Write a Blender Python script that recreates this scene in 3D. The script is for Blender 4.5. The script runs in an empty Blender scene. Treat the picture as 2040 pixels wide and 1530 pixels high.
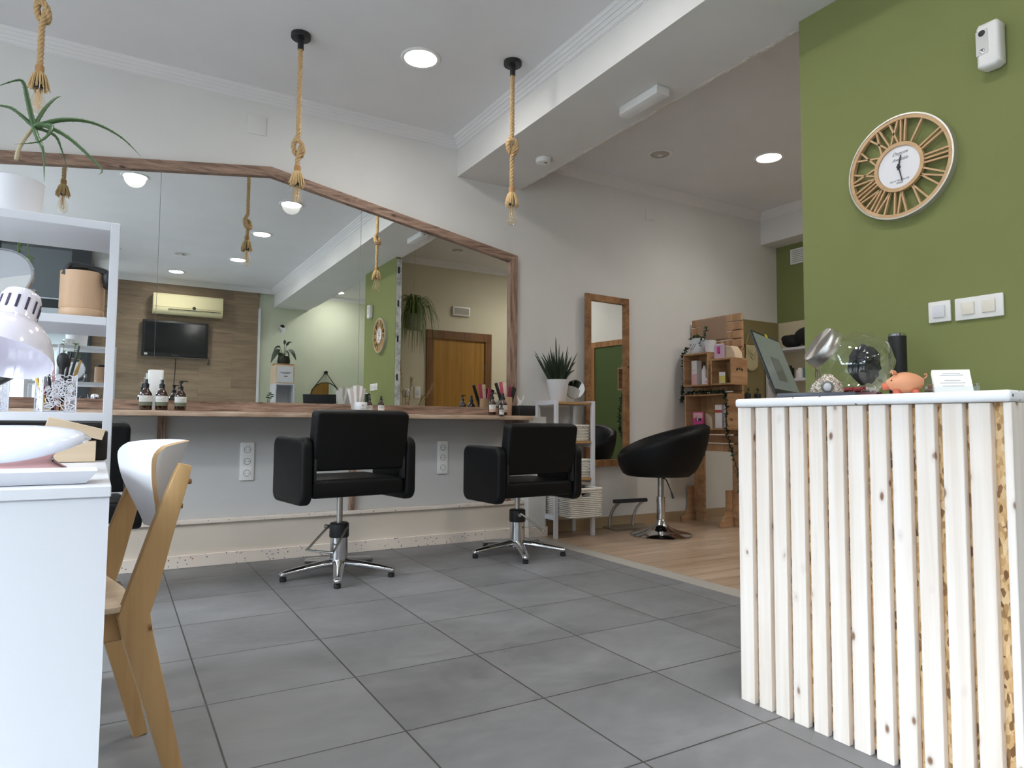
import bpy, bmesh, math, random
from mathutils import Vector, Matrix, Euler
random.seed(7)
PI = math.pi
SC = bpy.context.scene
COL = SC.collection

# ------------------------------------------------------------------ camera, sky, daylight, exposure
cam_d = bpy.data.cameras.new('camera'); cam = bpy.data.objects.new('camera', cam_d); COL.objects.link(cam)
cam_d.sensor_width = 36.0; cam_d.sensor_fit = 'HORIZONTAL'
cam_d.lens = 1338.4 / 2040 * 36.0
cam_d.clip_start = 0.02; cam_d.clip_end = 200
def look(yaw, pitch, roll):
    f = Vector((math.sin(yaw)*math.cos(pitch), math.cos(yaw)*math.cos(pitch), math.sin(pitch)))
    r = Vector((math.cos(yaw), -math.sin(yaw), 0)); u = r.cross(f)
    c, s = math.cos(roll), math.sin(roll)
    r2 = c*r + s*u; u2 = -s*r + c*u
    return Matrix((r2, u2, -f)).transposed().to_4x4()
cam.matrix_world = Matrix.Translation((-0.266, -4.327, 0.837)) @ look(0.53341, 0.060095, 0.0074734)
SC.camera = cam

W = bpy.data.worlds.new('sky'); SC.world = W; W.use_nodes = True
wn = W.node_tree.nodes; wl = W.node_tree.links
bg = wn['Background']; bg.inputs['Strength'].default_value = 17.0
_tc = wn.new('ShaderNodeTexCoord'); _sx = wn.new('ShaderNodeSeparateXYZ'); _rp = wn.new('ShaderNodeValToRGB')
wl.new(_tc.outputs['Generated'], _sx.inputs[0]); _ma = wn.new('ShaderNodeMath'); _ma.operation = 'MULTIPLY_ADD'; _ma.inputs[1].default_value = .5; _ma.inputs[2].default_value = .5
wl.new(_sx.outputs['Z'], _ma.inputs[0]); wl.new(_ma.outputs[0], _rp.inputs['Fac']); wl.new(_rp.outputs['Color'], bg.inputs['Color'])
_e = _rp.color_ramp.elements; _e[0].position = .0; _e[0].color = (.10, .10, .10, 1); _e[1].position = .49; _e[1].color = (.10, .105, .11, 1)      # street below the horizon
for _p, _c in ((.505, (.07, .08, .088, 1)), (.535, (.05, .058, .064, 1)), (.555, (.014, .016, .018, 1)), (.61, (.02, .023, .026, 1)), (.66, (.62, .69, .78, 1)), (.80, (.90, .96, 1.0, 1))): _q = _e.new(_p); _q.color = _c      # street, dark house fronts, then open sky

SC.view_settings.view_transform = 'Standard'; SC.view_settings.look = 'None'
SC.view_settings.gamma = 1.0; SC.view_settings.use_curve_mapping = False
SC.view_settings.exposure = 0.64

def daylight(name, loc, rot, sx, sy):          # sampling portal for the sky in each opening of the shopfront
    d = bpy.data.lights.new(name, 'AREA'); d.shape = 'RECTANGLE'; d.size = sx; d.size_y = sy
    d.cycles.is_portal = True
    o = bpy.data.objects.new(name, d); COL.objects.link(o); o.location = loc; o.rotation_euler = rot
    return o
daylight('daylight_front', (-1.85, -4.70, 1.45), (PI/2, 0, 0), 2.3, 2.7)
daylight('daylight_left', (-3.12, -2.55, 1.45), (PI/2, 0, -PI/2), 3.5, 2.7)
daylight('daylight_side', (-0.70, -5.6, 1.45), (PI/2, 0, -PI/2), 1.9, 2.7)
DOWNLIGHT = 62.0      # diffuser glow
SPOT_W = 16.0         # beam of each luminaire

# ------------------------------------------------------------------ helpers
def S(r, g, b):
    f = lambda c: (c/255/12.92) if c/255 <= .04045 else ((c/255+.055)/1.055)**2.4
    return (f(r), f(g), f(b), 1.0)

MATS = {}
def mat(name, col=(.8, .8, .8, 1), rough=.5, metal=0.0, emit=None, estr=0, spec=.5, coat=0, sheen=0):
    m = bpy.data.materials.new(name); m.use_nodes = True
    b = m.node_tree.nodes['Principled BSDF']
    b.inputs['Base Color'].default_value = col; b.inputs['Roughness'].default_value = rough
    b.inputs['Metallic'].default_value = metal
    b.inputs['Specular IOR Level'].default_value = spec
    b.inputs['Coat Weight'].default_value = coat
    if emit:
        b.inputs['Emission Color'].default_value = emit; b.inputs['Emission Strength'].default_value = estr
    MATS[name] = m
    return m
class NT:
    def __init__(s, m): s.m = m; s.n = m.node_tree.nodes; s.l = m.node_tree.links; s.b = s.n.get('Principled BSDF')
    def new(s, t, **kw):
        nd = s.n.new(t)
        for k, v in kw.items(): setattr(nd, k, v)
        return nd
    def coord(s, scale=(1, 1, 1), loc=(0, 0, 0), rot=(0, 0, 0), kind='Object', rnd=0):
        tc = s.new('ShaderNodeTexCoord'); mp = s.new('ShaderNodeMapping')
        mp.inputs['Scale'].default_value = scale; mp.inputs['Location'].default_value = loc; mp.inputs['Rotation'].default_value = rot
        src = tc.outputs[kind]
        if rnd:
            oi = s.new('ShaderNodeObjectInfo'); mu = s.new('ShaderNodeVectorMath', operation='SCALE')
            mu.inputs[0].default_value = (7.3, 11.1, 5.7); s.l.new(oi.outputs['Random'], mu.inputs['Scale'])
            ad = s.new('ShaderNodeVectorMath', operation='ADD'); s.l.new(src, ad.inputs[0]); s.l.new(mu.outputs[0], ad.inputs[1]); src = ad.outputs[0]
        s.l.new(src, mp.inputs['Vector'])
        return mp.outputs['Vector']
    def noise(s, v, scale, detail=3, rough=.5, dist=0):
        t = s.new('ShaderNodeTexNoise'); t.inputs['Scale'].default_value = scale; t.inputs['Detail'].default_value = detail
        t.inputs['Roughness'].default_value = rough; t.inputs['Distortion'].default_value = dist; s.l.new(v, t.inputs['Vector']); return t
    def voro(s, v, scale, feature='F1'):
        t = s.new('ShaderNodeTexVoronoi', feature=feature); t.inputs['Scale'].default_value = scale; s.l.new(v, t.inputs['Vector']); return t
    def ramp(s, fac, stops, interp='LINEAR'):
        r = s.new('ShaderNodeValToRGB'); r.color_ramp.interpolation = interp
        e = r.color_ramp.elements
        while len(e) < len(stops): e.new(.5)
        for i, (p, c) in enumerate(stops): e[i].position = p; e[i].color = c
        s.l.new(fac, r.inputs['Fac']); return r.outputs['Color']
    def mix(s, a, b, fac, blend='MIX'):
        m = s.new('ShaderNodeMix', data_type='RGBA', blend_type=blend)
        for inp, v in ((m.inputs[6], a), (m.inputs[7], b), (m.inputs[0], fac)):
            if hasattr(v, 'links') or hasattr(v, 'is_linked'): s.l.new(v, inp)
            else: inp.default_value = v
        return m.outputs[2]
    def col(s, c): s.l.new(c, s.b.inputs['Base Color'])
    def bump(s, h, strength=.2, dist=.01):
        bp = s.new('ShaderNodeBump'); bp.inputs['Strength'].default_value = strength; bp.inputs['Distance'].default_value = dist
        s.l.new(h, bp.inputs['Height']); s.l.new(bp.outputs['Normal'], s.b.inputs['Normal'])

def plaster(name, col, rough=.85, bump=.06):
    m = mat(name, col, rough, spec=.3); t = NT(m); v = t.coord()
    n = t.noise(v, 3.0, 4, .6)
    d = tuple(c*.955 for c in col[:3])+(1,)
    t.col(t.ramp(n.outputs['Fac'], [(.3, d), (.7, col)]))
    n2 = t.noise(v, 160, 3); t.bump(n2.outputs['Fac'], bump, .003)
    return m
def wood(name, c1, c2, axis='X', fine=40., stretch=14., rough=.55, knots=None, rnd=1, coat=0, kscale=5., dist=.6):
    m = mat(name, c1, rough, spec=.4, coat=coat); t = NT(m)
    i = 'XYZ'.index(axis); sc = [1, 1, 1]; sc[i] = 1/stretch
    v = t.coord(tuple(sc), rnd=rnd)
    n = t.noise(v, fine, 4, .6, dist)
    n2 = t.noise(v, fine*.22, 3, .5, dist*2)
    mx = t.mix(n.outputs['Fac'], n2.outputs['Fac'], .5)
    c = t.ramp(mx, [(.36, c2), (.50, tuple((a*.6+b*.4) for a, b in zip(c1, c2))), (.62, c1)])
    if knots:
        sk = [1, 1, 1]; sk[i] = .55
        vk = t.coord(tuple(sk), rnd=rnd)
        nz = t.noise(vk, 9, 2); 
        vm = t.new('ShaderNodeMix', data_type='VECTOR'); vm.inputs[0].default_value = .03; t.l.new(vk, vm.inputs[4]); t.l.new(nz.outputs['Color'], vm.inputs[5])
        vo = t.voro(vm.outputs[1], kscale)
        f = t.ramp(vo.outputs['Distance'], [(.05, (1, 1, 1, 1)), (.085, (.75, .75, .75, 1)), (.12, (.15, .15, .15, 1)), (.22, (0, 0, 0, 1))])
        sep = t.new('ShaderNodeSeparateColor'); t.l.new(vo.outputs['Color'], sep.inputs[0])
        gt = t.new('ShaderNodeMath', operation='GREATER_THAN'); gt.inputs[1].default_value = .15; t.l.new(sep.outputs[0], gt.inputs[0])
        ml = t.new('ShaderNodeMath', operation='MULTIPLY'); t.l.new(f, ml.inputs[0]); t.l.new(gt.outputs[0], ml.inputs[1])
        c = t.mix(c, knots, ml.outputs[0])
    t.col(c); t.bump(n.outputs['Fac'], .12, .002)
    return m
def thin_glass(name, tint=(.97, .98, .98, 1), rough=0.0, base=.04, amt=1.0):
    m = bpy.data.materials.new(name); m.use_nodes = True; n = m.node_tree.nodes; l = m.node_tree.links
    n.remove(n['Principled BSDF']); out = n['Material Output']
    tr = n.new('ShaderNodeBsdfTransparent'); tr.inputs[0].default_value = tint
    gl = n.new('ShaderNodeBsdfGlossy'); gl.inputs['Roughness'].default_value = rough; gl.inputs['Color'].default_value = (1, 1, 1, 1)
    lw = n.new('ShaderNodeLayerWeight'); lw.inputs['Blend'].default_value = .5
    pw = n.new('ShaderNodeMath'); pw.operation = 'POWER'; pw.inputs[1].default_value = 3.2; l.new(lw.outputs['Facing'], pw.inputs[0])
    mm = n.new('ShaderNodeMath'); mm.operation = 'MULTIPLY_ADD'; mm.inputs[1].default_value = .75*amt; mm.inputs[2].default_value = base*amt; l.new(pw.outputs[0], mm.inputs[0])
    mx = n.new('ShaderNodeMixShader'); l.new(mm.outputs[0], mx.inputs[0]); l.new(tr.outputs[0], mx.inputs[1]); l.new(gl.outputs[0], mx.inputs[2])
    l.new(mx.outputs[0], out.inputs[0]); MATS[name] = m
    return m

class MB:
    def __init__(s): s.bm = bmesh.new(); s.mi = 0
    def merge(s, t, M=None):
        if M is not None: bmesh.ops.transform(t, matrix=M, verts=t.verts)
        mp = {v: s.bm.verts.new(v.co) for v in t.verts}
        for f in t.faces:
            try: nf = s.bm.faces.new([mp[v] for v in f.verts]); nf.material_index = s.mi
            except ValueError: pass
        t.free(); return s
    def box(s, x0, x1, y0, y1, z0, z1, bev=0, seg=2, M=None):
        t = bmesh.new(); bmesh.ops.create_cube(t, size=1)
        for v in t.verts: v.co = Vector((x0+(v.co.x+.5)*(x1-x0), y0+(v.co.y+.5)*(y1-y0), z0+(v.co.z+.5)*(z1-z0)))
        if bev: bmesh.ops.bevel(t, geom=t.edges[:], offset=bev, segments=seg, affect='EDGES', profile=.5)
        return s.merge(t, M)
    def prism(s, pts, z0, z1, M=None, bev=0, seg=2):
        t = bmesh.new(); a = [t.verts.new((p[0], p[1], z0)) for p in pts]; b = [t.verts.new((p[0], p[1], z1)) for p in pts]
        n = len(pts); t.faces.new(a[::-1]); t.faces.new(b)
        for i in range(n): t.faces.new((a[i], a[(i+1) % n], b[(i+1) % n], b[i]))
        bmesh.ops.recalc_face_normals(t, faces=t.faces)
        if bev:
            ed = [e for e in t.edges if abs(e.verts[0].co.z-e.verts[1].co.z) < 1e-6]
            bmesh.ops.bevel(t, geom=ed, offset=bev, segments=seg, affect='EDGES', profile=.5)
        return s.merge(t, M)
    def lathe(s, prof, n=24, M=None, a0=0, a1=2*PI):
        t = bmesh.new(); full = abs(a1-a0-2*PI) < 1e-6; rings = []
        for r, z in prof:
            if r < 1e-6: rings.append([t.verts.new((0, 0, z))])
            else: rings.append([t.verts.new((r*math.cos(a0+(a1-a0)*k/n), r*math.sin(a0+(a1-a0)*k/n), z)) for k in range(n if full else n+1)])
        for A, B in zip(rings, rings[1:]):
            m = n if full else n
            for k in range(m):
                k2 = (k+1) % len(A) if full else k+1
                if len(A) == 1 and len(B) == 1: continue
                if len(A) == 1: t.faces.new((A[0], B[k], B[(k+1) % len(B) if full else k+1]))
                elif len(B) == 1: t.faces.new((A[k], A[k2], B[0]))
                else: t.faces.new((A[k], A[k2], B[k2], B[k]))
        bmesh.ops.recalc_face_normals(t, faces=t.faces)
        return s.merge(t, M)
    def cyl(s, p0, p1, r0, r1=None, n=16, M=None):
        p0, p1 = Vector(p0), Vector(p1); d = p1-p0; L = d.length
        R = d.to_track_quat('Z', 'Y').to_matrix().to_4x4(); T = Matrix.Translation(p0) @ R
        r1 = r0 if r1 is None else r1
        return s.lathe([(0, 0), (r0, 0), (r1, L), (0, L)], n, (M @ T) if M else T)
    def tube(s, pts, r, n=8, closed=False, cap=True, M=None):
        pts = [Vector(p) for p in pts]; N = len(pts); t = bmesh.new(); rings = []; up = None
        for i, p in enumerate(pts):
            a = pts[(i-1) % N] if (closed or i) else p; b = pts[(i+1) % N] if (closed or i < N-1) else p
            d = (b-a).normalized()
            if up is None:
                up = d.orthogonal().normalized()
            up = (up-d*up.dot(d)); up = up.normalized() if up.length > 1e-6 else d.orthogonal().normalized()
            sd = d.cross(up); rr = r[i] if isinstance(r, (list, tuple)) else r
            rings.append([t.verts.new(p+up*rr*math.cos(2*PI*k/n)+sd*rr*math.sin(2*PI*k/n)) for k in range(n)])
        rg = list(zip(rings, rings[1:])) + ([(rings[-1], rings[0])] if closed else [])
        for A, B in rg:
            for k in range(n): t.faces.new((A[k], A[(k+1) % n], B[(k+1) % n], B[k]))
        if cap and not closed: t.faces.new(rings[0][::-1]); t.faces.new(rings[-1])
        return s.merge(t, M)
    def sphere(s, c, r, sc=(1, 1, 1), u=16, v=10, M=None):
        t = bmesh.new(); bmesh.ops.create_uvsphere(t, u_segments=u, v_segments=v, radius=r)
        T = Matrix.Translation(c) @ Matrix.Diagonal((*sc, 1))
        return s.merge(t, (M @ T) if M else T)
    def quad(s, a, b, c, d):
        vs = [s.bm.verts.new(p) for p in (a, b, c, d)]; f = s.bm.faces.new(vs); f.material_index = s.mi; return s
    def grid(s, rows, closed_u=False, closed_v=False):
        V = [[s.bm.verts.new(p) for p in r] for r in rows]; R = len(V); Cc = len(V[0])
        for i in range(R if closed_v else R-1):
            for j in range(Cc if closed_u else Cc-1):
                f = s.bm.faces.new((V[i][j], V[i][(j+1) % Cc], V[(i+1) % R][(j+1) % Cc], V[(i+1) % R][j])); f.material_index = s.mi
        return s
    def leaf(s, pts, widths, nrm=Vector((0, 0, 1)), fold=.25, M=None):
        pts = [Vector(p) for p in pts]; rows = []
        for i, p in enumerate(pts):
            d = (pts[min(i+1, len(pts)-1)]-pts[max(i-1, 0)]).normalized(); sd = d.cross(nrm)
            sd = sd.normalized() if sd.length > 1e-4 else d.orthogonal().normalized(); u = sd.cross(d); w = widths[i]
            rows.append([p-sd*w+u*w*fold, p, p+sd*w+u*w*fold])
        if M: rows = [[M @ q for q in r] for r in rows]
        return s.grid(rows)
    def build(s, name, m, parent=None, loc=(0, 0, 0), rot=None, smooth=40, solid=0, recalc=False):
        if recalc: bmesh.ops.recalc_face_normals(s.bm, faces=s.bm.faces)
        me = bpy.data.meshes.new(name); s.bm.to_mesh(me); s.bm.free()
        for mm in (m if isinstance(m, (list, tuple)) else [m]): me.materials.append(mm)
        if smooth:
            for p in me.polygons: p.use_smooth = True
            me.set_sharp_from_angle(angle=math.radians(smooth))
        o = bpy.data.objects.new(name, me); COL.objects.link(o); o.parent = parent; o.location = loc
        if rot: o.rotation_euler = rot
        if solid:
            sm = o.modifiers.new('thickness', 'SOLIDIFY'); sm.thickness = solid; sm.offset = 0
        return o

def tag(o, label, cat, group=None, kind=None):
    o['label'] = label; o['category'] = cat
    if group: o['group'] = group
    if kind: o['kind'] = kind
    return o
def thing(name, label, cat, loc=(0, 0, 0), rot=0, group=None):
    o = bpy.data.objects.new(name, None); COL.objects.link(o); o.empty_display_size = .1
    o.location = loc; o.rotation_euler = rot if isinstance(rot, (tuple, list)) else (0, 0, rot)
    return tag(o, label, cat, group)
def struct(name, mb, m, parent=None, smooth=0):
    o = mb.build(name, m, parent, smooth=smooth)
    if parent is None: o['kind'] = 'structure'
    return o
KIDS = {}
def dup(root, loc, rot=None, label=None, group=None):
    kids = {}
    for ob in COL.objects:
        if ob.parent: kids.setdefault(ob.parent, []).append(ob)
    def rec(o, par):
        c = o.copy(); COL.objects.link(c)
        if par: c.parent = par
        for k in kids.get(o, []): rec(k, c)
        return c
    r = rec(root, None); r.location = loc
    if rot is not None: r.rotation_euler = rot if isinstance(rot, (tuple, list)) else (0, 0, rot)
    if label: r['label'] = label
    if group: r['group'] = group
    return r
def label_part(o, l): o['label'] = l; return o
def text(name, body, size, m, parent, loc, rot=(0, 0, 0), shear=0, ext=.0004, align='CENTER'):
    cu = bpy.data.curves.new(name, 'FONT'); cu.body = body; cu.size = size; cu.extrude = ext; cu.align_x = align; cu.align_y = 'CENTER'; cu.shear = shear
    tmp = bpy.data.objects.new(name, cu); COL.objects.link(tmp)
    dg = bpy.context.evaluated_depsgraph_get(); me = bpy.data.meshes.new_from_object(tmp.evaluated_get(dg))
    bpy.data.objects.remove(tmp); me.materials.clear(); me.materials.append(m)
    o = bpy.data.objects.new(name, me); COL.objects.link(o); o.parent = parent; o.location = loc; o.rotation_euler = rot
    return o
def spline(P, n=8):
    P = [Vector(p) for p in P]; out = []
    for i in range(len(P)-1):
        p0 = P[max(i-1, 0)]; p1 = P[i]; p2 = P[i+1]; p3 = P[min(i+2, len(P)-1)]
        for k in range(n):
            t = k/n
            out.append(.5*((2*p1)+(p2-p0)*t+(2*p0-5*p1+4*p2-p3)*t*t+(3*p1-p0-3*p2+p3)*t**3))
    return out+[P[-1]]
WALLF = lambda a: (PI/2, 0, a)      # wall-mounted: local x along the wall, y up, z out of the wall; a=0 faces -Y, -90 faces -X, 180 faces +Y

# ------------------------------------------------------------------ materials
M_wall = plaster('wall_paint_white', (.70, .69, .67, 1))
M_ceil = plaster('ceiling_paint', (.755, .75, .765, 1))
M_corn = mat('cornice_plaster', (.74, .73, .73, 1), .7, spec=.3)
M_green = plaster('green_paint', S(125, 131, 82))
M_beige = plaster('beige_wall_paint', S(205, 197, 172))
M_pale = plaster('pale_green_white_paint', S(200, 205, 184))
M_rough = mat('torn_plaster', S(215, 212, 205), .9); t = NT(M_rough); n = t.noise(t.coord(), 60, 4); t.bump(n.outputs['Fac'], .8, .01)
M_plinth = mat('beige_panel', S(216, 205, 192), .5)
M_olive = mat('olive_wall_panel', S(140, 128, 90), .35)
M_white = mat('white_lacquer', S(212, 213, 219), .38)
M_whitep = mat('white_plastic', S(226, 226, 224), .4)
M_cream = mat('cream_plastic', S(232, 222, 178), .35)
M_black = mat('black_plastic', (.012, .012, .013, 1), .45)
M_leather = mat('black_leatherette', (.0042, .0044, .0052, 1), .5, spec=.22)
t = NT(M_leather); n = t.voro(t.coord(), 420); t.bump(n.outputs['Distance'], .10, .002)
M_chrome = mat('polished_chrome', (.62, .62, .63, 1), .12, 1.0)
M_steel = mat('brushed_steel', (.45, .44, .42, 1), .3, 1.0)
M_darkmetal = mat('dark_frame_metal', S(58, 62, 66), .45, .3)
M_mirror = mat('mirror_silver', (.90, .93, .92, 1), .0, 1.0)
M_glass = thin_glass('clear_glass')
M_glassw = thin_glass('shop_window_glass', (.95, .97, .97, 1))
M_pot = mat('white_glazed_pot', S(222, 222, 226), .3)
M_soil = mat('potting_soil', S(46, 36, 28), .95)
M_leaf = mat('leaf_green', S(52, 78, 40), .45); 
M_leafd = mat('dark_leaf_green', S(34, 52, 32), .45)
M_leafl = mat('light_leaf_green', S(98, 130, 58), .5)
M_aloe = mat('aloe_green', S(58, 88, 46), .45)
M_stem = mat('dry_stem', S(170, 158, 130), .8)
M_rope = mat('jute_rope', S(193, 160, 116), .95); t = NT(M_rope); n = t.noise(t.coord(), 300, 3); t.col(t.ramp(n.outputs['Fac'], [(.3, S(160, 128, 86)), (.7, S(212, 182, 138))]))
M_jute = mat('jute_fringe', S(205, 175, 128), .95)
M_frame = wood('rustic_brown_wood', S(168, 140, 122), S(96, 72, 60), 'X', 34, 9, .65, S(48, 32, 26), kscale=8, rnd=0, dist=2.4)
M_frameZ = wood('rustic_brown_wood_upright', S(168, 140, 122), S(96, 72, 60), 'Z', 34, 9, .65, S(48, 32, 26), kscale=8, rnd=0, dist=2.4)
M_shelfw = wood('counter_shelf_wood', S(212, 188, 166), S(160, 130, 108), 'X', 34, 12, .5, S(74, 50, 40), kscale=7, rnd=0, dist=2.0)
M_pine = wood('pale_pine_slat', S(240, 232, 225), S(225, 211, 197), 'Z', 40, 26, .55, S(132, 98, 74), kscale=17)
M_osb = mat('osb_board', S(205, 165, 115), .8); t = NT(M_osb)
v1 = t.coord((1, 1, .45), rot=(.5, 0, 0)); vo = t.voro(v1, 140); sp = t.new('ShaderNodeSeparateColor'); t.l.new(vo.outputs['Color'], sp.inputs[0])
t.col(t.ramp(sp.outputs[0], [(.0, S(120, 84, 50)), (.2, S(196, 156, 106)), (.6, S(222, 186, 136)), (1, S(236, 208, 164))])); t.bump(vo.outputs['Distance'], .3, .003)
M_birch = wood('birch_chair_wood', S(205, 168, 118), S(186, 148, 100), 'Z', 30, 20, .45, rnd=0)
M_birchply = wood('birch_ply', S(216, 196, 170), S(200, 177, 148), 'X', 30, 16, .4, rnd=0)
M_plyedge = mat('ply_edge', S(205, 170, 128), .6)
M_pallet = wood('pallet_wood', S(194, 154, 118), S(144, 108, 78), 'Y', 26, 12, .7, S(80, 52, 34), kscale=10)
M_palletZ = wood('pallet_wood_post', S(196, 156, 118), S(150, 112, 80), 'Z', 26, 12, .7, S(96, 62, 40), kscale=10)
M_crate = wood('crate_wood', S(188, 148, 106), S(146, 108, 74), 'Y', 26, 12, .6)
M_tallw = wood('oak_mirror_frame', S(164, 120, 80), S(112, 78, 50), 'Z', 26, 12, .5, S(70, 44, 28), kscale=11)
M_doorw = wood('door_oak_veneer', S(164, 122, 54), S(140, 98, 40), 'Z', 60, 30, .4, rnd=0)
M_doorf = wood('door_frame_wood', S(124, 86, 52), S(96, 64, 38), 'Z', 40, 20, .45, rnd=0)
M_bamboo = wood('bamboo', S(206, 172, 140), S(184, 147, 116), 'Z', 20, 30, .4)
M_shelfbam = mat('bamboo_board', S(176, 138, 92), .5)
M_wick = mat('white_wicker', S(222, 218, 210), .7)
M_fab = mat('raw_paper', S(240, 240, 238), .8)
def terrazzo(name, base, scale=55, thr=.93):
    m = mat(name, base, .35); t = NT(m); v = t.coord(); vo = t.voro(v, scale)
    sp = t.new('ShaderNodeSeparateColor'); t.l.new(vo.outputs['Color'], sp.inputs[0])
    g = t.new('ShaderNodeMath', operation='GREATER_THAN'); g.inputs[1].default_value = thr; t.l.new(sp.outputs[0], g.inputs[0])
    ls = t.new('ShaderNodeMath', operation='LESS_THAN'); ls.inputs[1].default_value = .40; t.l.new(vo.outputs['Distance'], ls.inputs[0])
    ml = t.new('ShaderNodeMath', operation='MULTIPLY'); t.l.new(g.outputs[0], ml.inputs[0]); t.l.new(ls.outputs[0], ml.inputs[1])
    chip = t.ramp(sp.outputs[1], [(0, S(50, 60, 90)), (.35, S(45, 40, 42)), (.6, S(70, 80, 110)), (.85, S(150, 70, 60))], 'CONSTANT')
    t.col(t.mix(base, chip, ml.outputs[0])); return m
M_terr = terrazzo('terrazzo_plinth', S(228, 216, 204), 105, .93)
M_terrw = terrazzo('white_terrazzo_top', S(240, 240, 242), 110, .955)
# floor tiles
M_tile = mat('grey_floor_tile', S(130, 130, 132), .38, spec=.45); t = NT(M_tile)
TS = .45
v = t.coord((1/TS, 1/TS, 1), (0.0, .31/TS, 0))
bk = t.new('ShaderNodeTexBrick'); bk.offset = 0; bk.squash = 1
for k, val in (('Scale', 1), ('Mortar Size', .0065), ('Brick Width', 1), ('Row Height', 1), ('Bias', 0), ('Mortar Smooth', .1)): bk.inputs[k].default_value = val
bk.inputs['Color1'].default_value = (0, 0, 0, 1); bk.inputs['Color2'].default_value = (1, 1, 1, 1); bk.inputs['Mortar'].default_value = (.5, .5, .5, 1)
t.l.new(v, bk.inputs['Vector'])
vv = t.coord((1, 1.6, 1)); n1 = t.noise(vv, 2.2, 5, .62, .4); n2 = t.noise(vv, 14, 4, .6)
f1 = t.mix(n1.outputs['Fac'], n2.outputs['Fac'], .3)
c1 = t.ramp(f1, [(.30, S(90, 90, 92)), (.52, S(117, 117, 119)), (.72, S(144, 144, 147))])
c2 = t.mix(c1, t.ramp(bk.outputs['Color'], [(0, S(98, 97, 99)), (1, S(132, 131, 134))]), .4)
t.col(t.mix(c2, S(62, 60, 58), bk.outputs['Fac']))
inv = t.new('ShaderNodeMath', operation='SUBTRACT'); inv.inputs[0].default_value = 1; t.l.new(bk.outputs['Fac'], inv.inputs[1]); t.bump(inv.outputs[0], .35, .003)
t.l.new(t.ramp(n2.outputs['Fac'], [(.3, (.42,)*3+(1,)), (.7, (.58,)*3+(1,))]), t.b.inputs['Roughness'])
def planks(name, w, h, cols, axis_scale, grain_axis, rough=.45, mort=.0015, gap=S(60, 46, 34), rot=(0, 0, 0), off=.37):
    m = mat(name, cols[1], rough); t = NT(m); v = t.coord((1, 1, 1), rot=rot)
    bk = t.new('ShaderNodeTexBrick'); bk.offset = off; bk.offset_frequency = 2
    for k, val in (('Scale', 1), ('Mortar Size', mort), ('Brick Width', w), ('Row Height', h), ('Bias', 0)): bk.inputs[k].default_value = val
    bk.inputs['Color1'].default_value = (0, 0, 0, 1); bk.inputs['Color2'].default_value = (1, 1, 1, 1); bk.inputs['Mortar'].default_value = (.5, .5, .5, 1)
    t.l.new(v, bk.inputs['Vector'])
    mp = t.new('ShaderNodeMapping'); mp.inputs['Scale'].default_value = (.09, 1, 1)
    sh = t.new('ShaderNodeVectorMath', operation='MULTIPLY_ADD'); t.l.new(bk.outputs['Color'], sh.inputs[0]); sh.inputs[1].default_value = (9, 5, 0); t.l.new(v, sh.inputs[2])
    t.l.new(sh.outputs[0], mp.inputs['Vector'])
    n = t.noise(mp.outputs[0], 24, 4, .6, .8); n2 = t.noise(mp.outputs[0], 6, 3, .5, 1.2)
    f = t.mix(n.outputs['Fac'], n2.outputs['Fac'], .5)
    c = t.ramp(f, [(.34, cols[0]), (.5, cols[1]), (.66, cols[2])])
    c = t.mix(c, t.ramp(bk.outputs['Color'], [(0, cols[0]), (1, cols[2])]), .3)
    t.col(t.mix(c, gap, bk.outputs['Fac'])); return m
M_lam = planks('laminate_floor', 1.2, .13, (S(150, 124, 100), S(178, 152, 128), S(204, 182, 158)), 1, 'X', .32)
M_pwall = planks('wood_plank_wallcover', 1.25, .17, (S(108, 90, 72), S(136, 117, 95), S(156, 136, 112)), 1, 'X', .6, .001, S(100, 82, 64), rot=(PI/2, 0, 0))

# ------------------------------------------------------------------ room shell
CZ = 2.93          # ceiling
WY = .08           # mirror wall plane
BX0, BX1, BZ = 1.855, 2.395, 2.665   # beam
GX = 2.335         # green wall face
mb = MB(); mb.box(-3.1, 2.40, -7.2, .3, -.08, 0); struct('floor', mb, M_tile)
mb = MB(); mb.box(2.52, 5.7, -3.46, .3, -.08, 0); o = struct('floor_wood', mb, M_lam)
mb = MB(); mb.box(2.4005, 2.5195, -3.46, .3, -.08, .0); struct('floor_strip', mb, mat('light_tile_strip', S(168, 164, 156), .4))
mb = MB(); mb.box(2.4005, 3.75, -7.2, -3.47, -.08, 0); struct('floor_reception', mb, M_tile)
mb = MB(); mb.box(-3.1, 5.7, -6.75, .3, CZ, CZ+.1); struct('ceiling', mb, M_ceil)
mb = MB(); mb.box(-3.1, 5.42, WY, WY+.22, 0, CZ); struct('wall_mirror_side', mb, M_wall)
mb = MB(); mb.box(-3.2, -3.0, -4.7, -4.5, 0, CZ); mb.box(-3.2, -3.0, -.7, .3, 0, CZ); struct('wall_left', mb, M_wall)
mb = MB(); mb.box(1.63, 3.75, -6.8, -6.6, 0, CZ); struct('wall_back', mb, M_pale)
mb = MB(); mb.box(-.62, 1.615, -6.8, -6.55, 0, CZ); struct('wall_back_planks', mb, M_pwall)
mb = MB(); mb.box(1.6155, 1.65, -6.60, -6.53, 0, 2.62); struct('trim_1', mb, M_white)
mb = MB(); mb.box(3.6, 3.75, -6.6, -3.5, 0, CZ); struct('wall_reception_side', mb, M_pale)
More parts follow.
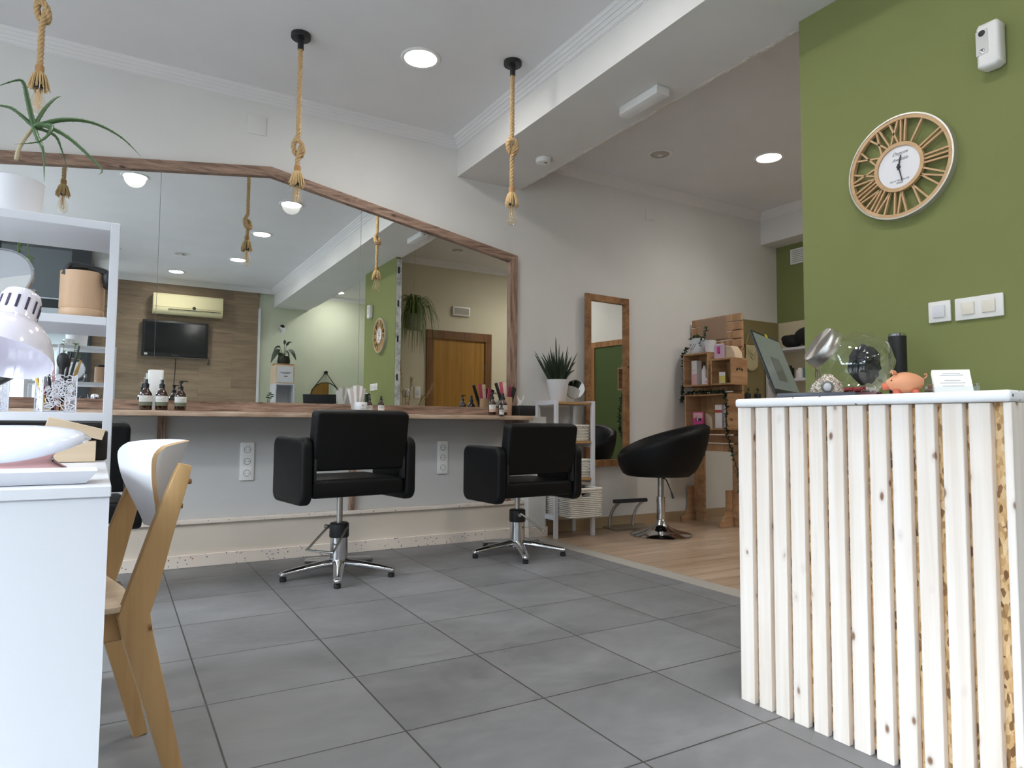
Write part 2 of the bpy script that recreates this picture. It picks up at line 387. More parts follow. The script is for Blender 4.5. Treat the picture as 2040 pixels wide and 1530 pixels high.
# room 2: back wall with the door, right wall with lintel over the niche
mb = MB()
mb.box(GX+.06, 3.15, -3.5, -3.42, 0, CZ); mb.box(4.03, 5.30, -3.5, -3.42, 0, CZ); mb.box(3.15, 4.03, -3.5, -3.42, 1.99, CZ)
struct('wall_room_back', mb, M_beige)
mb = MB(); mb.box(5.19, 5.42, -1.1, WY, 2.63, CZ); mb.box(5.19, 5.42, -3.42, -1.1, 0, CZ); struct('wall_right', mb, M_wall)
mb = MB(); mb.box(5.4205, 5.6, -1.5, WY+.2, 1.865, CZ); struct('wall_niche_green', mb, M_green)
mb = MB(); mb.box(5.4205, 5.6, -1.5, WY+.2, 0, 1.864); struct('wall_niche_tiles', mb, mat('cream_wall_tile', S(215, 203, 172), .3))
mb = MB(); mb.box(4.87, 5.419, WY-.012, WY-.0005, 0.0, 1.865); struct('wall_olive_panel', mb, M_olive)
# green stub wall
mb = MB(); mb.box(GX, GX+.058, -3.5, -2.452, 0, BZ); struct('wall_green', mb, M_green)
# beam with stepped cornice and torn edge
mb = MB(); mb.box(BX0, BX1, -6.6, WY, BZ, CZ); struct('trim_beam', mb, M_wall)
mb = MB(); rows = []
for i in range(420):
    y = WY-.005-i*(6.3/420)
    w = .018+.012*random.random(); h = .002+.006*random.random()**2
    rows.append([(BX1-w, y, BZ-.0005), (BX1-w*.6, y, BZ-h*.7), (BX1+.004, y, BZ-h), (BX1+.012+.008*random.random(), y, BZ+.01), (BX1+.001, y, BZ+.05)])
mb.grid(rows); struct('trim_torn_plaster', mb, M_rough, smooth=60)
def cornice(name, path, inward, m=M_corn, H=.066):
    """stepped moulding along straight wall run; path=(p,q) at wall, inward unit vector"""
    p, q = Vector(path[0]), Vector(path[1]); inn = Vector(inward)
    prof = [(0, 0), (.004, 0)]
    N = 4
    for k in range(N):
        a = k/N; b = (k+1)/N
        prof += [(.006+H*a, .004+H*a*.94), (.006+H*(a+.35/N), .004+H*a*.94), (.006+H*(a+.55/N), .004+H*(a+.5/N)*.94), (.006+H*b, .004+H*(b-.1/N)*.94)]
    prof += [(.006+H, H), (0, H)]
    mb = MB(); rows = []
    for e, ext in ((p, 0), (q, 0)):
        rows.append([e+inn*d+Vector((0, 0, CZ-H+h)) for d, h in prof])
    mb.grid(rows, closed_u=True)
    for r in rows:
        vs = [mb.bm.verts.new(c) for c in r]; mb.bm.faces.new(vs)
    return struct(name, mb, m)
cornice('trim_cornice_1', ((-3.0, WY, 0), (BX0, WY, 0)), (0, -1, 0))
cornice('trim_cornice_2', ((BX0, WY, 0), (BX0, -6.55, 0)), (-1, 0, 0))
cornice('trim_cornice_3', ((-.62, -6.55, 0), (BX0, -6.55, 0)), (0, 1, 0))
cornice('trim_cornice_4', ((5.19, WY, 0), (5.19, -3.42, 0)), (-1, 0, 0))
cornice('trim_cornice_5', ((BX1, WY, 0), (5.19, WY, 0)), (0, -1, 0))
cornice('trim_cornice_6', ((BX1, -3.42, 0), (5.19, -3.42, 0)), (0, 1, 0))
cornice('trim_cornice_7', ((BX1, -6.6, 0), (3.6, -6.6, 0)), (0, 1, 0))
# metal edge profile on the stub end (seen in the mirror)
mb = MB(); mb.box(GX+.004, GX+.060, -2.4515, -2.449, 0, BZ-.02)
mb.box(GX+.0585, GX+.061, -2.452, -2.44, 0, BZ-.02)
m = mat('galvanised_profile', S(150, 152, 152), .6, .0); t = NT(m); n = t.noise(t.coord(), 14, 4, .7)
t.col(t.ramp(n.outputs['Fac'], [(.38, S(168, 171, 172)), (.55, S(222, 222, 220))]))
prof = struct('trim_metal_profile', mb, m)
mb = MB()
for z in (2.53, 2.16, 1.77, 1.35, .95): mb.box(GX+.02, GX+.040, -2.449, -2.4475, z-.045, z+.025, .0005, 1)
mb.build('slot_hole', M_black, prof)
# baseboard in the wood-floored room
mb = MB(); mb.box(2.62, 5.4, WY-.014, WY-.0005, 0, .085); struct('baseboard_right', mb, mat('tan_baseboard', S(168, 146, 116), .5))
# lower wall under the counter: beige panel, terrazzo plinth, ledge, white end pier
mb = MB(); mb.box(-3.0, 2.40, .045, WY-.0005, .27, .868); struct('wall_lower', mb, plaster('knee_wall_grey', (.53, .525, .52, 1)))  # lower wall toned a darker grey than the wall above
mb = MB(); mb.box(-3.0, 2.40, .004, WY-.0005, .0, .2465); struct('wall_lower_panel', mb, M_plinth)
mb = MB(); mb.box(-3.0, 2.40, -.010, .0035, 0, .072, .002, 1); struct('baseboard_terrazzo', mb, M_terr)
mb = MB(); mb.box(-3.0, 2.40, -.012, .0795, .247, .2695, .003, 2); struct('trim_ledge', mb, M_terr)
mb = MB(); mb.box(2.4005, 2.56, -.06, WY-.0005, .075, .895, .004, 2); struct('wall_end_pier', mb, M_wall)
mb = MB(); mb.box(2.4005, 2.57, -.07, WY-.0005, 0, .0745, .003, 2); struct('baseboard_pier', mb, M_terr)
# white blind plates on the wall
for i, (x, z, w, h, lb) in enumerate(((.443, 2.718, .118, .12, 'square white blank cover plate high on wall above the big mirror'), (3.735, 2.70, .10, .11, 'square white blank cover plate high on wall over the oak mirror'))):
    mb = MB(); mb.box(x-w/2, x+w/2, WY-.006, WY-.0006, z-h/2, z+h/2, .002, 2); tag(mb.build('cover_plate', M_wall), lb, 'cover plate', 'blank cover plates')

# shopfront: dark aluminium frames with glass, in the recess
def glazing(name, x0, x1, y0, y1, splits):
    along_x = abs(x1-x0) > abs(y1-y0)
    root = bpy.data.objects.new(name, None); COL.objects.link(root); root['kind'] = 'structure'
    fr = MB(); pn = MB(); d = .045
    L = abs(x1-x0) if along_x else abs(y1-y0)
    def bx(mb, a, b, z0, z1, t):
        if along_x: mb.box(x0+a, x0+b, y0-t, y0+t, z0, z1)
        else: mb.box(x0-t, x0+t, y0-b, y0-a, z0, z1)
    bx(fr, 0, L, 2.82, 2.929, d); bx(fr, 0, L, .001, .10, d); bx(fr, 0, L, 2.10, 2.20, d)
    for s in splits: bx(fr, s-.045, s+.045, .10, 2.82, d)
    fr.build('window_frame', M_darkmetal, root, smooth=0)
    ss = sorted(splits)
    for a, b in zip(ss, ss[1:]):
        for z0, z1 in ((.10, 2.10), (2.20, 2.82)):
            pn = MB(); bx(pn, a+.045, b-.045, z0, z1, .004); pn.build('window_pane', M_glassw, root, smooth=0)
    return root
glazing('window_1', -3.0, -.66, -4.62, -4.62, (.045, .8, 1.55, 2.295))
glazing('window_2', -.62, -.62, -4.70, -6.55, (.045, .95, 1.805))
glazing('window_3', -3.05, -3.05, -.70, -4.50, (.045, .95, 1.9, 2.85, 3.755))
mb = MB(); mb.box(-.68, -.555, -4.695, -4.555, 0, 2.929); struct('window_post', mb, M_darkmetal)
AW = thing('shop_awning', 'dark grey awning outside over the shop window, seen in the mirror', 'awning', (-1.83, -4.68, 2.80))
MB().prism([(-.012, .02), (-.92, -.40), (-.92, -.43), (-.012, -.01)], -1.14, 1.14, Matrix.Rotation(PI/2, 4, 'Y') @ Matrix.Rotation(PI/2, 4, 'Z')).build('canopy', mat('awning_fabric', S(70, 76, 80), .9), AW, smooth=0)
mb = MB(); mb.box(-3.1, -.7, -7.4, -4.72, -.10, -.081); struct('pavement', mb, mat('pale_pavement', S(188, 186, 182), .9))

# ------------------------------------------------------------------ ceiling lights and speakers
M_lamp = mat('led_diffuser', (1, 1, 1, 1), .5, emit=(1.0, .965, .925, 1), estr=DOWNLIGHT)
M_lamp2 = mat('led_diffuser_warm', (1, 1, 1, 1), .5, emit=(1.0, .95, .88, 1), estr=28.0)
def downlight(x, y, label, power=1.0):
    r = thing('ceiling_light', label, 'ceiling light', (x, y, CZ), 0, 'recessed round ceiling lights')
    mb = MB(); mb.lathe([(.088, -.0005), (.112, -.0005), (.113, -.004), (.108, -.009), (.092, -.008), (.088, -.003)], 40); mb.build('trim_ring', M_whitep, r)
    mb = MB(); mb.lathe([(0, -.0045), (.088, -.0045), (.088, -.0015), (0, -.0015)], 40); mb.build('diffuser', M_lamp2 if 3 < x < 4.2 else M_lamp, r)
    ld = bpy.data.lights.new('beam', 'SPOT'); ld.energy = SPOT_W*power; ld.spot_size = math.radians(150); ld.spot_blend = 1.0; ld.shadow_soft_size = .085; ld.color = (1, .95, .87)
    lo_ = bpy.data.objects.new('beam', ld); COL.objects.link(lo_); lo_.parent = r; lo_.location = (0, 0, -.012)
for x, y, lb in ((1.168, -.843, 'round ceiling light in the main ceiling between two rope pendants'),
                 (-.19, -2.02, 'round ceiling light reflected at the top left of the big mirror'),
                 (1.12, -2.07, 'round ceiling light reflected just below the middle rope pendant bulb'),
                 (1.07, -3.29, 'round ceiling light reflected right of the middle rope reflection, second row'),
                 (1.03, -4.69, 'round ceiling light reflected behind the hanging bulb of the middle rope'),
                 (.40, -5.88, 'round ceiling light reflected above the air conditioner'),
                 (4.05, -.93, 'round ceiling light in the back room ceiling beside the green wall'),
                 (4.38, -2.50, 'added unseen round ceiling light brightening the back room near the oak door'),  # added lamp, out of view, to brighten the back room
                 (2.75, -6.15, 'round ceiling light reflected over the pale wall behind the reception')):
    downlight(x, y, lb, 3.4 if x > 4.2 else 2.0 if x > 3 else .8 if x > 2 else 1.0)
M_grille = mat('speaker_grille', S(176, 172, 164), .6)
for x, y, lb in ((3.287, -.534, 'round ceiling speaker in the back room ceiling'), (-.37, -4.88, 'round ceiling speaker reflected beside the white rack post'),
                 (.37, -4.75, 'round ceiling speaker reflected left of the middle rope reflection'), (3.22, -2.75, 'round ceiling speaker reflected near the right end of the big mirror')):
    r = thing('ceiling_speaker', lb, 'ceiling speaker', (x, y, CZ), 0, 'recessed ceiling speakers')
    mb = MB(); mb.lathe([(.070, -.0005), (.100, -.0005), (.101, -.005), (.094, -.008), (.072, -.004)], 36); mb.build('trim_ring', M_whitep, r)
    mb = MB(); mb.lathe([(0, -.012), (.02, -.011), (.045, -.006), (.069, -.002)], 36); mb.build('grille', M_grille, r)
    mb = MB(); mb.lathe([(0, -.016), (.018, -.0145), (.022, -.0118)], 20); mb.build('centre_cap', M_whitep, r)

# ------------------------------------------------------------------ rope pendants
def rope(mb, path, r=.0085, pitch=.05, strands=3, off=None):
    pts = []; L = 0; P = [Vector(p) for p in path]
    off = off or r*.56
    # resample
    seg = [(P[i+1]-P[i]).length for i in range(len(P)-1)]; tot = sum(seg); N = max(int(tot/.006), 12)
    res = []; k = 0; acc = 0
    for i in range(N+1):
        s = tot*i/N
        while k < len(seg)-1 and acc+seg[k] < s: acc += seg[k]; k += 1
        res.append(P[k].lerp(P[k+1], min(max((s-acc)/seg[k], 0), 1)))
    for q in range(strands):
        up = None; out = []
        for i, p in enumerate(res):
            d = (res[min(i+1, N)]-res[max(i-1, 0)]).normalized()
            if up is None: up = d.orthogonal().normalized()
            up = (up-d*up.dot(d)).normalized(); sd = d.cross(up)
            a = 2*PI*(tot*i/N/pitch+q/strands)
            out.append(p+(up*math.cos(a)+sd*math.sin(a))*off)
        mb.tube(out, r*.54, 7)
M_bulbg = thin_glass('bulb_glass', (.99, .95, .88, 1))
M_fil = mat('amber_filament', S(224, 190, 140), .5)
M_brass = mat('bulb_cap', S(150, 120, 70), .3, 1)
M_tie = mat('jute_binding', S(172, 132, 88), .95)
def pendant(loc, label, knotz, tiez):
    r = thing('rope_pendant', label, 'pendant light', loc, 0, 'rope pendant lights over the mirror counter')
    mb = MB(); mb.lathe([(0, -.0005), (.052, -.0005), (.052, -.022), (.049, -.025), (.016, -.026), (.016, -.085), (0, -.085)], 28); mb.build('ceiling_rose', M_black, r)
    k = knotz-CZ; e = tiez-CZ
    P = [(0, 0, -.08), (0, 0, k+.13), (0, 0, k+.075), (-.010, .006, k+.050), (-.022, .012, k+.018), (-.008, .021, k-.018), (.016, .012, k-.036), (.024, -.010, k-.010), (.010, -.022, k+.026), (-.016, -.014, k+.036), (-.022, .004, k+.006), (-.010, .010, k-.030), (.012, .012, k-.012), (.014, .0, k+.016), (.006, -.004, k-.03), (0, 0, k-.065), (0, 0, k-.10), (0, 0, e+.02)]
    mb = MB(); rope(mb, [P[0]]+spline(P[1:], 10), .0125, .062); mb.build('rope', M_rope, r, smooth=80)
    mb = MB(); mb.lathe([(0, e+.026), (.0165, e+.026), (.018, e+.012), (.0165, e-.004), (0, e-.004)], 18); mb.build('binding', M_tie, r)
    mb = MB()
    for i in range(70):
        a = random.uniform(0, 2*PI); b = random.uniform(.6, 1.0); L = random.uniform(.066, .092)
        c, s = math.cos(a), math.sin(a)
        mb.tube([(.010*c, .010*s, e+.0), (.026*c*b, .026*s*b, e-.018), (.036*c*b, .036*s*b, e-.048), (.043*c*b+random.uniform(-.004, .004), .043*s*b+random.uniform(-.004, .004), e-L)], [.0032, .0034, .0030, .0020], 5)
    mb.build('fringe', M_jute, r, smooth=80)
    mb = MB(); mb.lathe([(0, e-.01), (.0165, e-.01), (.0165, e-.074), (.0135, e-.078), (0, e-.078)], 18); mb.build('lamp_socket', M_black, r)
    b = e-.074
    bulb = MB().lathe([(.0125, b), (.014, b-.012), (.022, b-.036), (.029, b-.062), (.032, b-.082), (.0305, b-.098), (.024, b-.112), (.012, b-.120), (0, b-.122)], 24).build('bulb', M_bulbg, r)
    mb = MB()
    for i in range(6):
        a = 2*PI*i/6; c, s = math.cos(a), math.sin(a)
        mb.tube([(.005*c, .005*s, b-.02), (.011*c, .011*s, b-.035), (.012*c, .012*s, b-.085), (.006*c, .006*s, b-.095)], .0011, 5)
    mb.tube([(0, 0, b), (0, 0, b-.07)], [.004, .002], 6); mb.build('filament', M_fil, bulb)
pendant((.525, -.72, CZ), 'rope pendant with knot and clear bulb hanging left of centre, in front of the mirror', 2.300, 2.178)
pendant((1.64, -1.08, CZ), 'rope pendant with knot and clear bulb hanging nearest the ceiling beam', 2.425, 2.163)
pendant((-.61, -.75, CZ), 'rope pendant with clear bulb hanging above the aloe plant', 2.665, 2.39)

# ------------------------------------------------------------------ big mirror, frame, counter shelf
FR = thing('wall_mirror', 'big gable-topped wall mirror in rustic wood frame over the counter', 'mirror', (0, WY, .905))
def X2(x, z): return (x, z-.905)
y0m = -.020
outer = [(-1.32, 2.20), (.533, 2.458), (2.36, 2.132)]
def bar(name, p, q, w, d0, d1, m, ends=None):
    # a board in the wall plane between p and q (lower edge offset w), local y out of wall = -Y
    mb = MB(); p = Vector(p); q = Vector(q)
    pts = [p, q, (q[0], q[1]-w), (p[0], p[1]-w)] if ends is None else ends
    t = bmesh.new(); A = [t.verts.new((a[0], -d0, a[1]-.905)) for a in pts]; B = [t.verts.new((a[0], -d1, a[1]-.905)) for a in pts]
    t.faces.new(A); t.faces.new(B[::-1])
    for i in range(4): t.faces.new((A[i], B[i], B[(i+1) % 4], A[(i+1) % 4]))
    bmesh.ops.recalc_face_normals(t, faces=t.faces); mb.merge(t)
    return mb.build(name, m, FR, smooth=0)
bar('frame_board', outer[0], outer[1], .060, .0005, .034, M_frame)
bar('frame_board', outer[1], outer[2], .060, .0005, .033, M_frame)
bar('frame_board', None or (0, 0), (0, 0), 0, .0005, .035, M_frameZ, [(2.297, 2.142-.058), (2.36, 2.131), (2.36, .9625), (2.297, .9625)])
bar('frame_board', (0, 0), (0, 0), 0, .0005, .035, M_frameZ, [(-1.32, 2.14), (-1.26, 2.15), (-1.26, .9625), (-1.32, .9625)])
bar('frame_board', (0, 0), (0, 0), 0, .0005, .032, M_frame, [(-1.32, .962), (2.36, .962), (2.36, .9055), (-1.32, .9055)])
def topz(x): return (2.20+(x+1.32)*(.258/1.853) if x < .533 else 2.458-(x-.533)*(.326/1.827))-.052
for a, b in ((-1.27, -.0815), (-.0795, 1.129), (1.132, 2.31)):
    mb = MB(); xs = [a, b] if not (a < .533 < b) else [a, .533, b]
    pts = [(x, topz(x)-.905) for x in xs]+[(b, .035), (a, .035)]
    t = bmesh.new(); A = [t.verts.new((p[0], -.003, p[1])) for p in pts]; B = [t.verts.new((p[0], -.009, p[1])) for p in pts]
    t.faces.new(A); t.faces.new(B[::-1]); n_ = len(pts)
    for i in range(n_): t.faces.new((A[i], B[i], B[(i+1) % n_], A[(i+1) % n_]))
    bmesh.ops.recalc_face_normals(t, faces=t.faces); mb.merge(t); mb.build('mirror_pane', M_mirror, FR, smooth=0)
CT = thing('counter_shelf', 'long rustic wood counter shelf below the big mirror', 'shelf', (0, WY, .25))
mb = MB(); mb.box(-1.9, 2.345, -.30, -.0005, .619, .649, .004, 2); mb.build('shelf_board', M_shelfw, CT)
for x in (-.03, 1.095, 2.28):
    mb = MB(); mb.box(x-.022, x+.022, -.058, -.036, .0215, .6185, .002, 1); mb.build('support_post', M_frameZ, CT, smooth=0)
    if x > 2: MB().box(x-.022, x+.022, -.24, -.059, .575, .6185, .002, 1).build('shelf_bracket', M_frame, CT, smooth=0)
# socket strips
def sockets(x, label):
    r = thing('socket_strip', label, 'power socket', (x, .045, .60), WALLF(0), 'triple power sockets under the counter')
    mb = MB(); mb.box(-.041, .041, -.115, .115, .0005, .010, .003, 2); mb.build('cover_frame', M_whitep, r)
    for k in (-1, 0, 1):
        mb = MB(); mb.box(-.026, .026, k*.071-.026, k*.071+.026, .0102, .0125, .001, 1)
        s_ = mb.build('socket', M_whitep, r)
        mb = MB(); mb.lathe([(.020, .0126), (.0205, .0135), (.0185, .0140), (.0175, .0128)], 24, Matrix.Translation((0, k*.071, 0)))
        for sx in (-.009, .009): mb.cyl((sx, k*.071, .0126), (sx, k*.071, .0136), .0028, n=10)
        mb.build('contact_ring', mat('socket_grey', S(120, 118, 116), .6) if 'socket_grey' not in MATS else MATS['socket_grey'], s_)
sockets(.44, 'white triple socket strip left of the first styling chair'); sockets(1.745, 'white triple socket strip between the two styling chairs')

# ------------------------------------------------------------------ styling chairs
def rbox(sx, sy, sz, bev, seg=4, M=None):
    return MB().box(-sx/2, sx/2, -sy/2, sy/2, -sz/2, sz/2, bev, seg, M)
def styling_chair(name, label, lift, base_rot):
    """built facing +Y, origin on the floor at the column"""
    r = thing(name, label, 'salon chair', (0, 0, 0), 0, 'black styling chairs at the counter')
    z = lift
    def panel(outl, t0, t1, M, bev): return MB().prism(outl, t0, t1, M, bev, 4)
    def rr(w, h, rad, n=6, skew=0):
        pts = []
        for cx, cy, a0 in ((w/2-rad, h/2-rad, 0), (-w/2+rad, h/2-rad, PI/2), (-w/2+rad, -h/2+rad, PI), (w/2-rad, -h/2+rad, 1.5*PI)):
            for k in range(n+1):
                a = a0+PI/2*k/n; x, y = cx+rad*math.cos(a), cy+rad*math.sin(a); pts.append((x+skew*y, y))
        return pts
    mb = MB(); mb.box(-.263, .263, -.25, .22, z+.415, z+.510, .022, 4); mb.build('seat', M_leather, r)
    # backrest leaning back
    Mx = Matrix.Translation((0, -.235, z+.712)) @ Matrix.Rotation(math.radians(9), 4, 'X') @ Matrix.Rotation(PI/2, 4, 'X')
    mb = panel(rr(.530, .312, .03), -.042, .042, Mx, .018); mb.build('backrest', M_leather, r)
    for s in (-1, 1):
        Ma = Matrix.Translation((s*.2955, -.058, z+.555)) @ Matrix.Rotation(PI/2, 4, 'Z') @ Matrix.Rotation(PI/2, 4, 'X')
        mb = panel(rr(.42, .345, .055, 6, .0), -.030, .030, Ma, .018); a_ = mb.build('armrest', M_leather, r)
        mb = MB(); mb.box(s*.252-.007, s*.252+.007, -.262, -.215, z+.50, z+.62, .004, 2); mb.build('back_bracket', M_black, r)
    mb = MB(); mb.box(.326, .328, -.22, -.195, z+.41, z+.455); label_part(mb.build('care_tag', M_fab, r), 'white fabric tag')
    mb = MB(); mb.box(-.14, .14, -.12, .12, z+.405, z+.4245, .006, 2); mb.cyl((0, 0, .27), (0, 0, z+.405), .0165, n=20); mb.build('piston', M_steel, r)
    mb = MB(); mb.lathe([(0, .290), (.046, .290), (.052, .284), (.053, .215), (.050, .2105), (0, .2105)], 30); mb.build('pump_sleeve', M_black, r)
    mb = MB(); mb.lathe([(0, .210), (.048, .210), (.048, .075), (.056, .068), (.056, .055), (.048, .050), (0, .050)], 32); mb.build('column', M_chrome, r)
    for k in range(5):
        a = base_rot+2*PI*k/5; R = Matrix.Rotation(a, 4, 'Z')
        rows = []
        for tt in range(9):
            u = tt/8; x = .035+u*.265; zc = .070-.032*u**1.3; w = .036-.012*u; h = .026-.008*u
            rows.append([R @ Vector((x, w*math.cos(q)*1.0, zc+h*math.sin(q)*(1 if math.sin(q) > 0 else .5))) for q in [2*PI*j/12 for j in range(12)]])
        mb = MB(); mb.grid(rows, closed_u=True); mb.bm.faces.new([mb.bm.verts.new(p) for p in rows[-1]])
        tip = R @ Vector((.296, 0, 0)); mb.sphere((tip.x, tip.y, .036), .021, (1, 1, .72), 14, 8)
        arm = mb.build('base_arm', M_chrome, r, smooth=60)
        mb = MB(); mb.lathe([(0, 0), (.016, 0), (.018, .004), (.018, .022), (0, .022)], 16, Matrix.Translation((tip.x, tip.y, 0))); mb.build('rubber_foot', M_black, arm)
    return r
def pedal(r, ang, lift=0, flip=1):
    R = Matrix.Rotation(ang, 4, 'Z')
    pts = spline([(.0, -.06, .268), (.02, -.062, .262), (.055, -.07, .235), (.145, -.085, .165), (.160, -.075, .158), (.160, .075, .158), (.145, .085, .165), (.055, .07, .235), (.02, .062, .262), (0, .06, .268)], 5)
    mb = MB(); mb.tube([R @ p for p in pts], .0062, 8); mb.cyl(R @ Vector((0, -.053, .262)), R @ Vector((0, -.098, .262)), .011, n=12); mb.build('pump_pedal', M_steel, r)
ch = styling_chair('styling_chair', 'black leatherette styling chair at the counter, left of centre, back to the viewer', .038, math.radians(245))
ch.location = (.826, -.613, 0); ch.rotation_euler = (0, 0, math.radians(8)); 
pedal(ch, math.radians(207))
# the other two: copies with their own lift
def lowered(src, dz, loc, rot, label, ped):
    c = dup(src, loc, rot, label)
    for o in list(COL.objects):
        if o.parent == c:
            if o.name.startswith(('seat', 'backrest', 'armrest', 'back_bracket', 'care_tag')): o.location.z -= dz
            if o.name.startswith('piston'):
                o.scale.z = (.4245+.038-dz)/(.4245+.038)
            if o.name.startswith('pump_pedal'): o.rotation_euler = (0, 0, ped)
    return c
lowered(ch, .062, (2.005, -.561, 0), math.radians(4), 'black leatherette styling chair at the counter, right one, beside the white basket rack', math.radians(128))
lowered(ch, .070, (-.475, -.60, 0), math.radians(2), 'black styling chair mostly hidden behind the white nail table and rack', math.radians(150))

# ------------------------------------------------------------------ bottles and things on the counter
M_amber = mat('amber_bottle', S(58, 30, 14), .12, coat=.6); MATS['amber_bottle'].node_tree.nodes['Principled BSDF'].inputs['Transmission Weight'].default_value = .35
M_lab = mat('paper_label', S(228, 224, 218), .7)
M_labg = mat('olive_label_band', S(104, 106, 84), .7)
M_labr = mat('rose_label_band', S(200, 164, 150), .7)
M_ink = mat('label_print', S(90, 88, 88), .8)
def bottle(x, y, z, r, h, cap, band, label, cat='bottle', group='amber bottles on the counter', rot=0, lh=(.30, .62)):
    """amber pharmacy bottle: h = shoulder height"""
    o = thing('bottle', label, cat, (x, y, z), rot, group)
    mb = MB(); mb.lathe([(0, .0005), (r*.92, .0005), (r, .004), (r, h*.70), (r*.93, h*.78), (r*.6, h*.92), (r*.42, h), (r*.42, h+.006), (0, h+.006)], 24); mb.build('glass_body', M_amber, o)
    e = .0008
    a0, a1 = lh
    mb = MB(); mb.lathe([(r+e, h*.70*a0), (r+e, h*.70*.96)], 24, None, -PI*.5-1.45, -PI*.5+1.45); lb = mb.build('paper_label', M_lab, o)
    if band:
        mb = MB(); mb.lathe([(r+2*e, h*.70*a0), (r+2*e, h*.70*(a0+.26))], 24, None, -PI*.5-1.45, -PI*.5+1.45); mb.build('label_band', band, lb)
    mb = MB()
    for k, (w, zz) in enumerate(((.5, .9), (.95, .80), (.8, .72), (.9, .64))):
        mb.lathe([(r+2.2*e, h*.70*zz-.0006), (r+2.2*e, h*.70*zz+.0006)], 10, None, -PI*.5-.9, -PI*.5-.9+1.5*w)
    mb.build('label_print', M_ink, lb)
    k = r/.032
    mb = MB()
    if cap == 'spray':
        mb.lathe([(0, h+.006), (r*.46, h+.006), (r*.46, h+.026*k), (r*.30, h+.030*k), (r*.26, h+.034*k), (r*.26, h+.052*k), (0, h+.052*k)], 16); mb.build('spray_cap', M_black, o)
        MB().lathe([(r*.40, h+.030*k), (r*.40, h+.060*k), (r*.36, h+.063*k), (0, h+.063*k)], 16).build('clear_overcap', M_glass, o)
    elif cap == 'pump':
        mb.lathe([(0, h+.006), (r*.46, h+.006), (r*.46, h+.022*k), (r*.18, h+.026*k), (r*.16, h+.040*k), (r*.36, h+.041*k), (r*.36, h+.056*k), (0, h+.058*k)], 16)
        mb.tube([(0, 0, h+.052*k), (.028*k, -.008*k, h+.053*k), (.036*k, -.010*k, h+.048*k)], .0035*k, 6); mb.build('pump_cap', M_black, o)
    elif cap == 'dropper':
        mb.lathe([(0, h+.004), (r*.5, h+.004), (r*.5, h+.018*k), (r*.3, h+.022*k), (r*.28, h+.045*k), (r*.12, h+.050*k), (0, h+.051*k)], 14); mb.build('dropper_cap', M_black, o)
    return o
SZ = .8992
bottle(-.123, -.165, SZ, .0315, .118, 'spray', M_labg, 'amber spray bottle with olive label band, leftmost of the trio on the counter', rot=-.1)
bottle(-.046, -.170, SZ, .0315, .118, 'spray', M_labg, 'amber spray bottle with olive label band, middle of the trio on the counter', rot=.05)
bottle(.046, -.175, SZ, .0300, .114, 'pump', M_labg, 'amber pump bottle with olive label band, rightmost of the left trio', rot=.15)
mb = MB(); mb.box(-.038, .038, -.016, .016, .0005, .228, .006, 2); bagp = mb.build('paper_packet', M_fab, None, (-.075, -.075, SZ), (0, 0, .1)); tag(bagp, 'white crinkled paper packet standing behind the amber bottles', 'packet')
# middle group
o = thing('candle_jar', 'white candle jar with small label on the counter', 'jar', (1.078, -.165, SZ))
mb = MB(); mb.lathe([(0, .0005), (.038, .0005), (.040, .003), (.040, .068), (.038, .071), (.035, .068), (.034, .055), (0, .055)], 28); mb.build('jar_body', M_pot, o)
mb = MB(); mb.box(-.007, .007, -.0408, -.0402, .045, .056); mb.box(-.014, .014, -.0408, -.0402, .030, .032); mb.box(-.012, .012, -.0408, -.0402, .024, .0255); mb.build('label_print', mat('soft_grey_print', S(186, 170, 160), .8), o)
o = thing('paper_strip_glass', 'clear glass holding white paper strips on the counter', 'glass', (1.075, -.075, SZ))
mb = MB(); mb.lathe([(.030, .001), (.034, .10), (.0345, .1005), (.031, .0015)], 24); mb.build('glass', M_glass, o)
tag(o, 'clear glass behind the candle jar on the counter', 'glass')
for i, (dx, ta, w, hh) in enumerate(((-.018, -.16, .010, .165), (-.008, -.05, .011, .175), (.004, .04, .011, .18), (.012, .12, .014, .178), (.019, .22, .018, .168), (0, -.24, .018, .16))):
    mb = MB(); mb.box(-w, w, -.0012, .0012, 0, hh, .0004, 1)
    q = mb.build('paper_strip', M_fab if i % 2 else mat('grey_strip', S(196, 184, 182), .7) if 'grey_strip' not in MATS else MATS['grey_strip'], None, (1.075+dx*.7, -.075+.0065*(i-2.5), SZ+.004), (0, ta, 0))
    tag(q, 'white paper strip standing in the clear glass on the counter', 'paper strip', 'paper strips in the glass')
bottle(1.150, -.120, SZ, .019, .080, 'spray', None, 'small amber bottle with tall black cap beside the candle jar', lh=(.1, .6))
bottle(1.215, -.155, SZ, .021, .082, 'dropper', None, 'small amber dropper bottle right of the candle jar', lh=(.1, .6))
# right group
bottle(2.030, -.165, SZ, .028, .112, 'pump', M_labr, 'amber pump bottle with rose label band at the counter end', rot=.1)
bottle(2.112, -.175, SZ, .032, .110, 'dropper', M_labr, 'round amber bottle with rose label band beside the bamboo cup')
bottle(2.072, -.225, SZ, .0185, .058, 'dropper', None, 'smallest amber dropper bottle in front at the counter end', lh=(.15, .9))
o = thing('bamboo_cup', 'bamboo cup of combs and brushes on the counter', 'cup', (2.185, -.10, SZ))
tag(o, 'bamboo cup at the right end of the counter', 'cup')
mb = MB(); mb.lathe([(0, .0005), (.038, .0005), (.041, .010), (.039, .018), (.041, .03), (.041, .135), (.036, .135), (.035, .012), (0, .012)], 28); mb.build('cup_body', M_bamboo, o)
M_comb = {'b': M_black, 'p': mat('pink_comb', S(196, 84, 110), .4), 'c': mat('cream_comb', S(236, 208, 192), .4), 'r': mat('burgundy_comb', S(120, 36, 62), .4)}
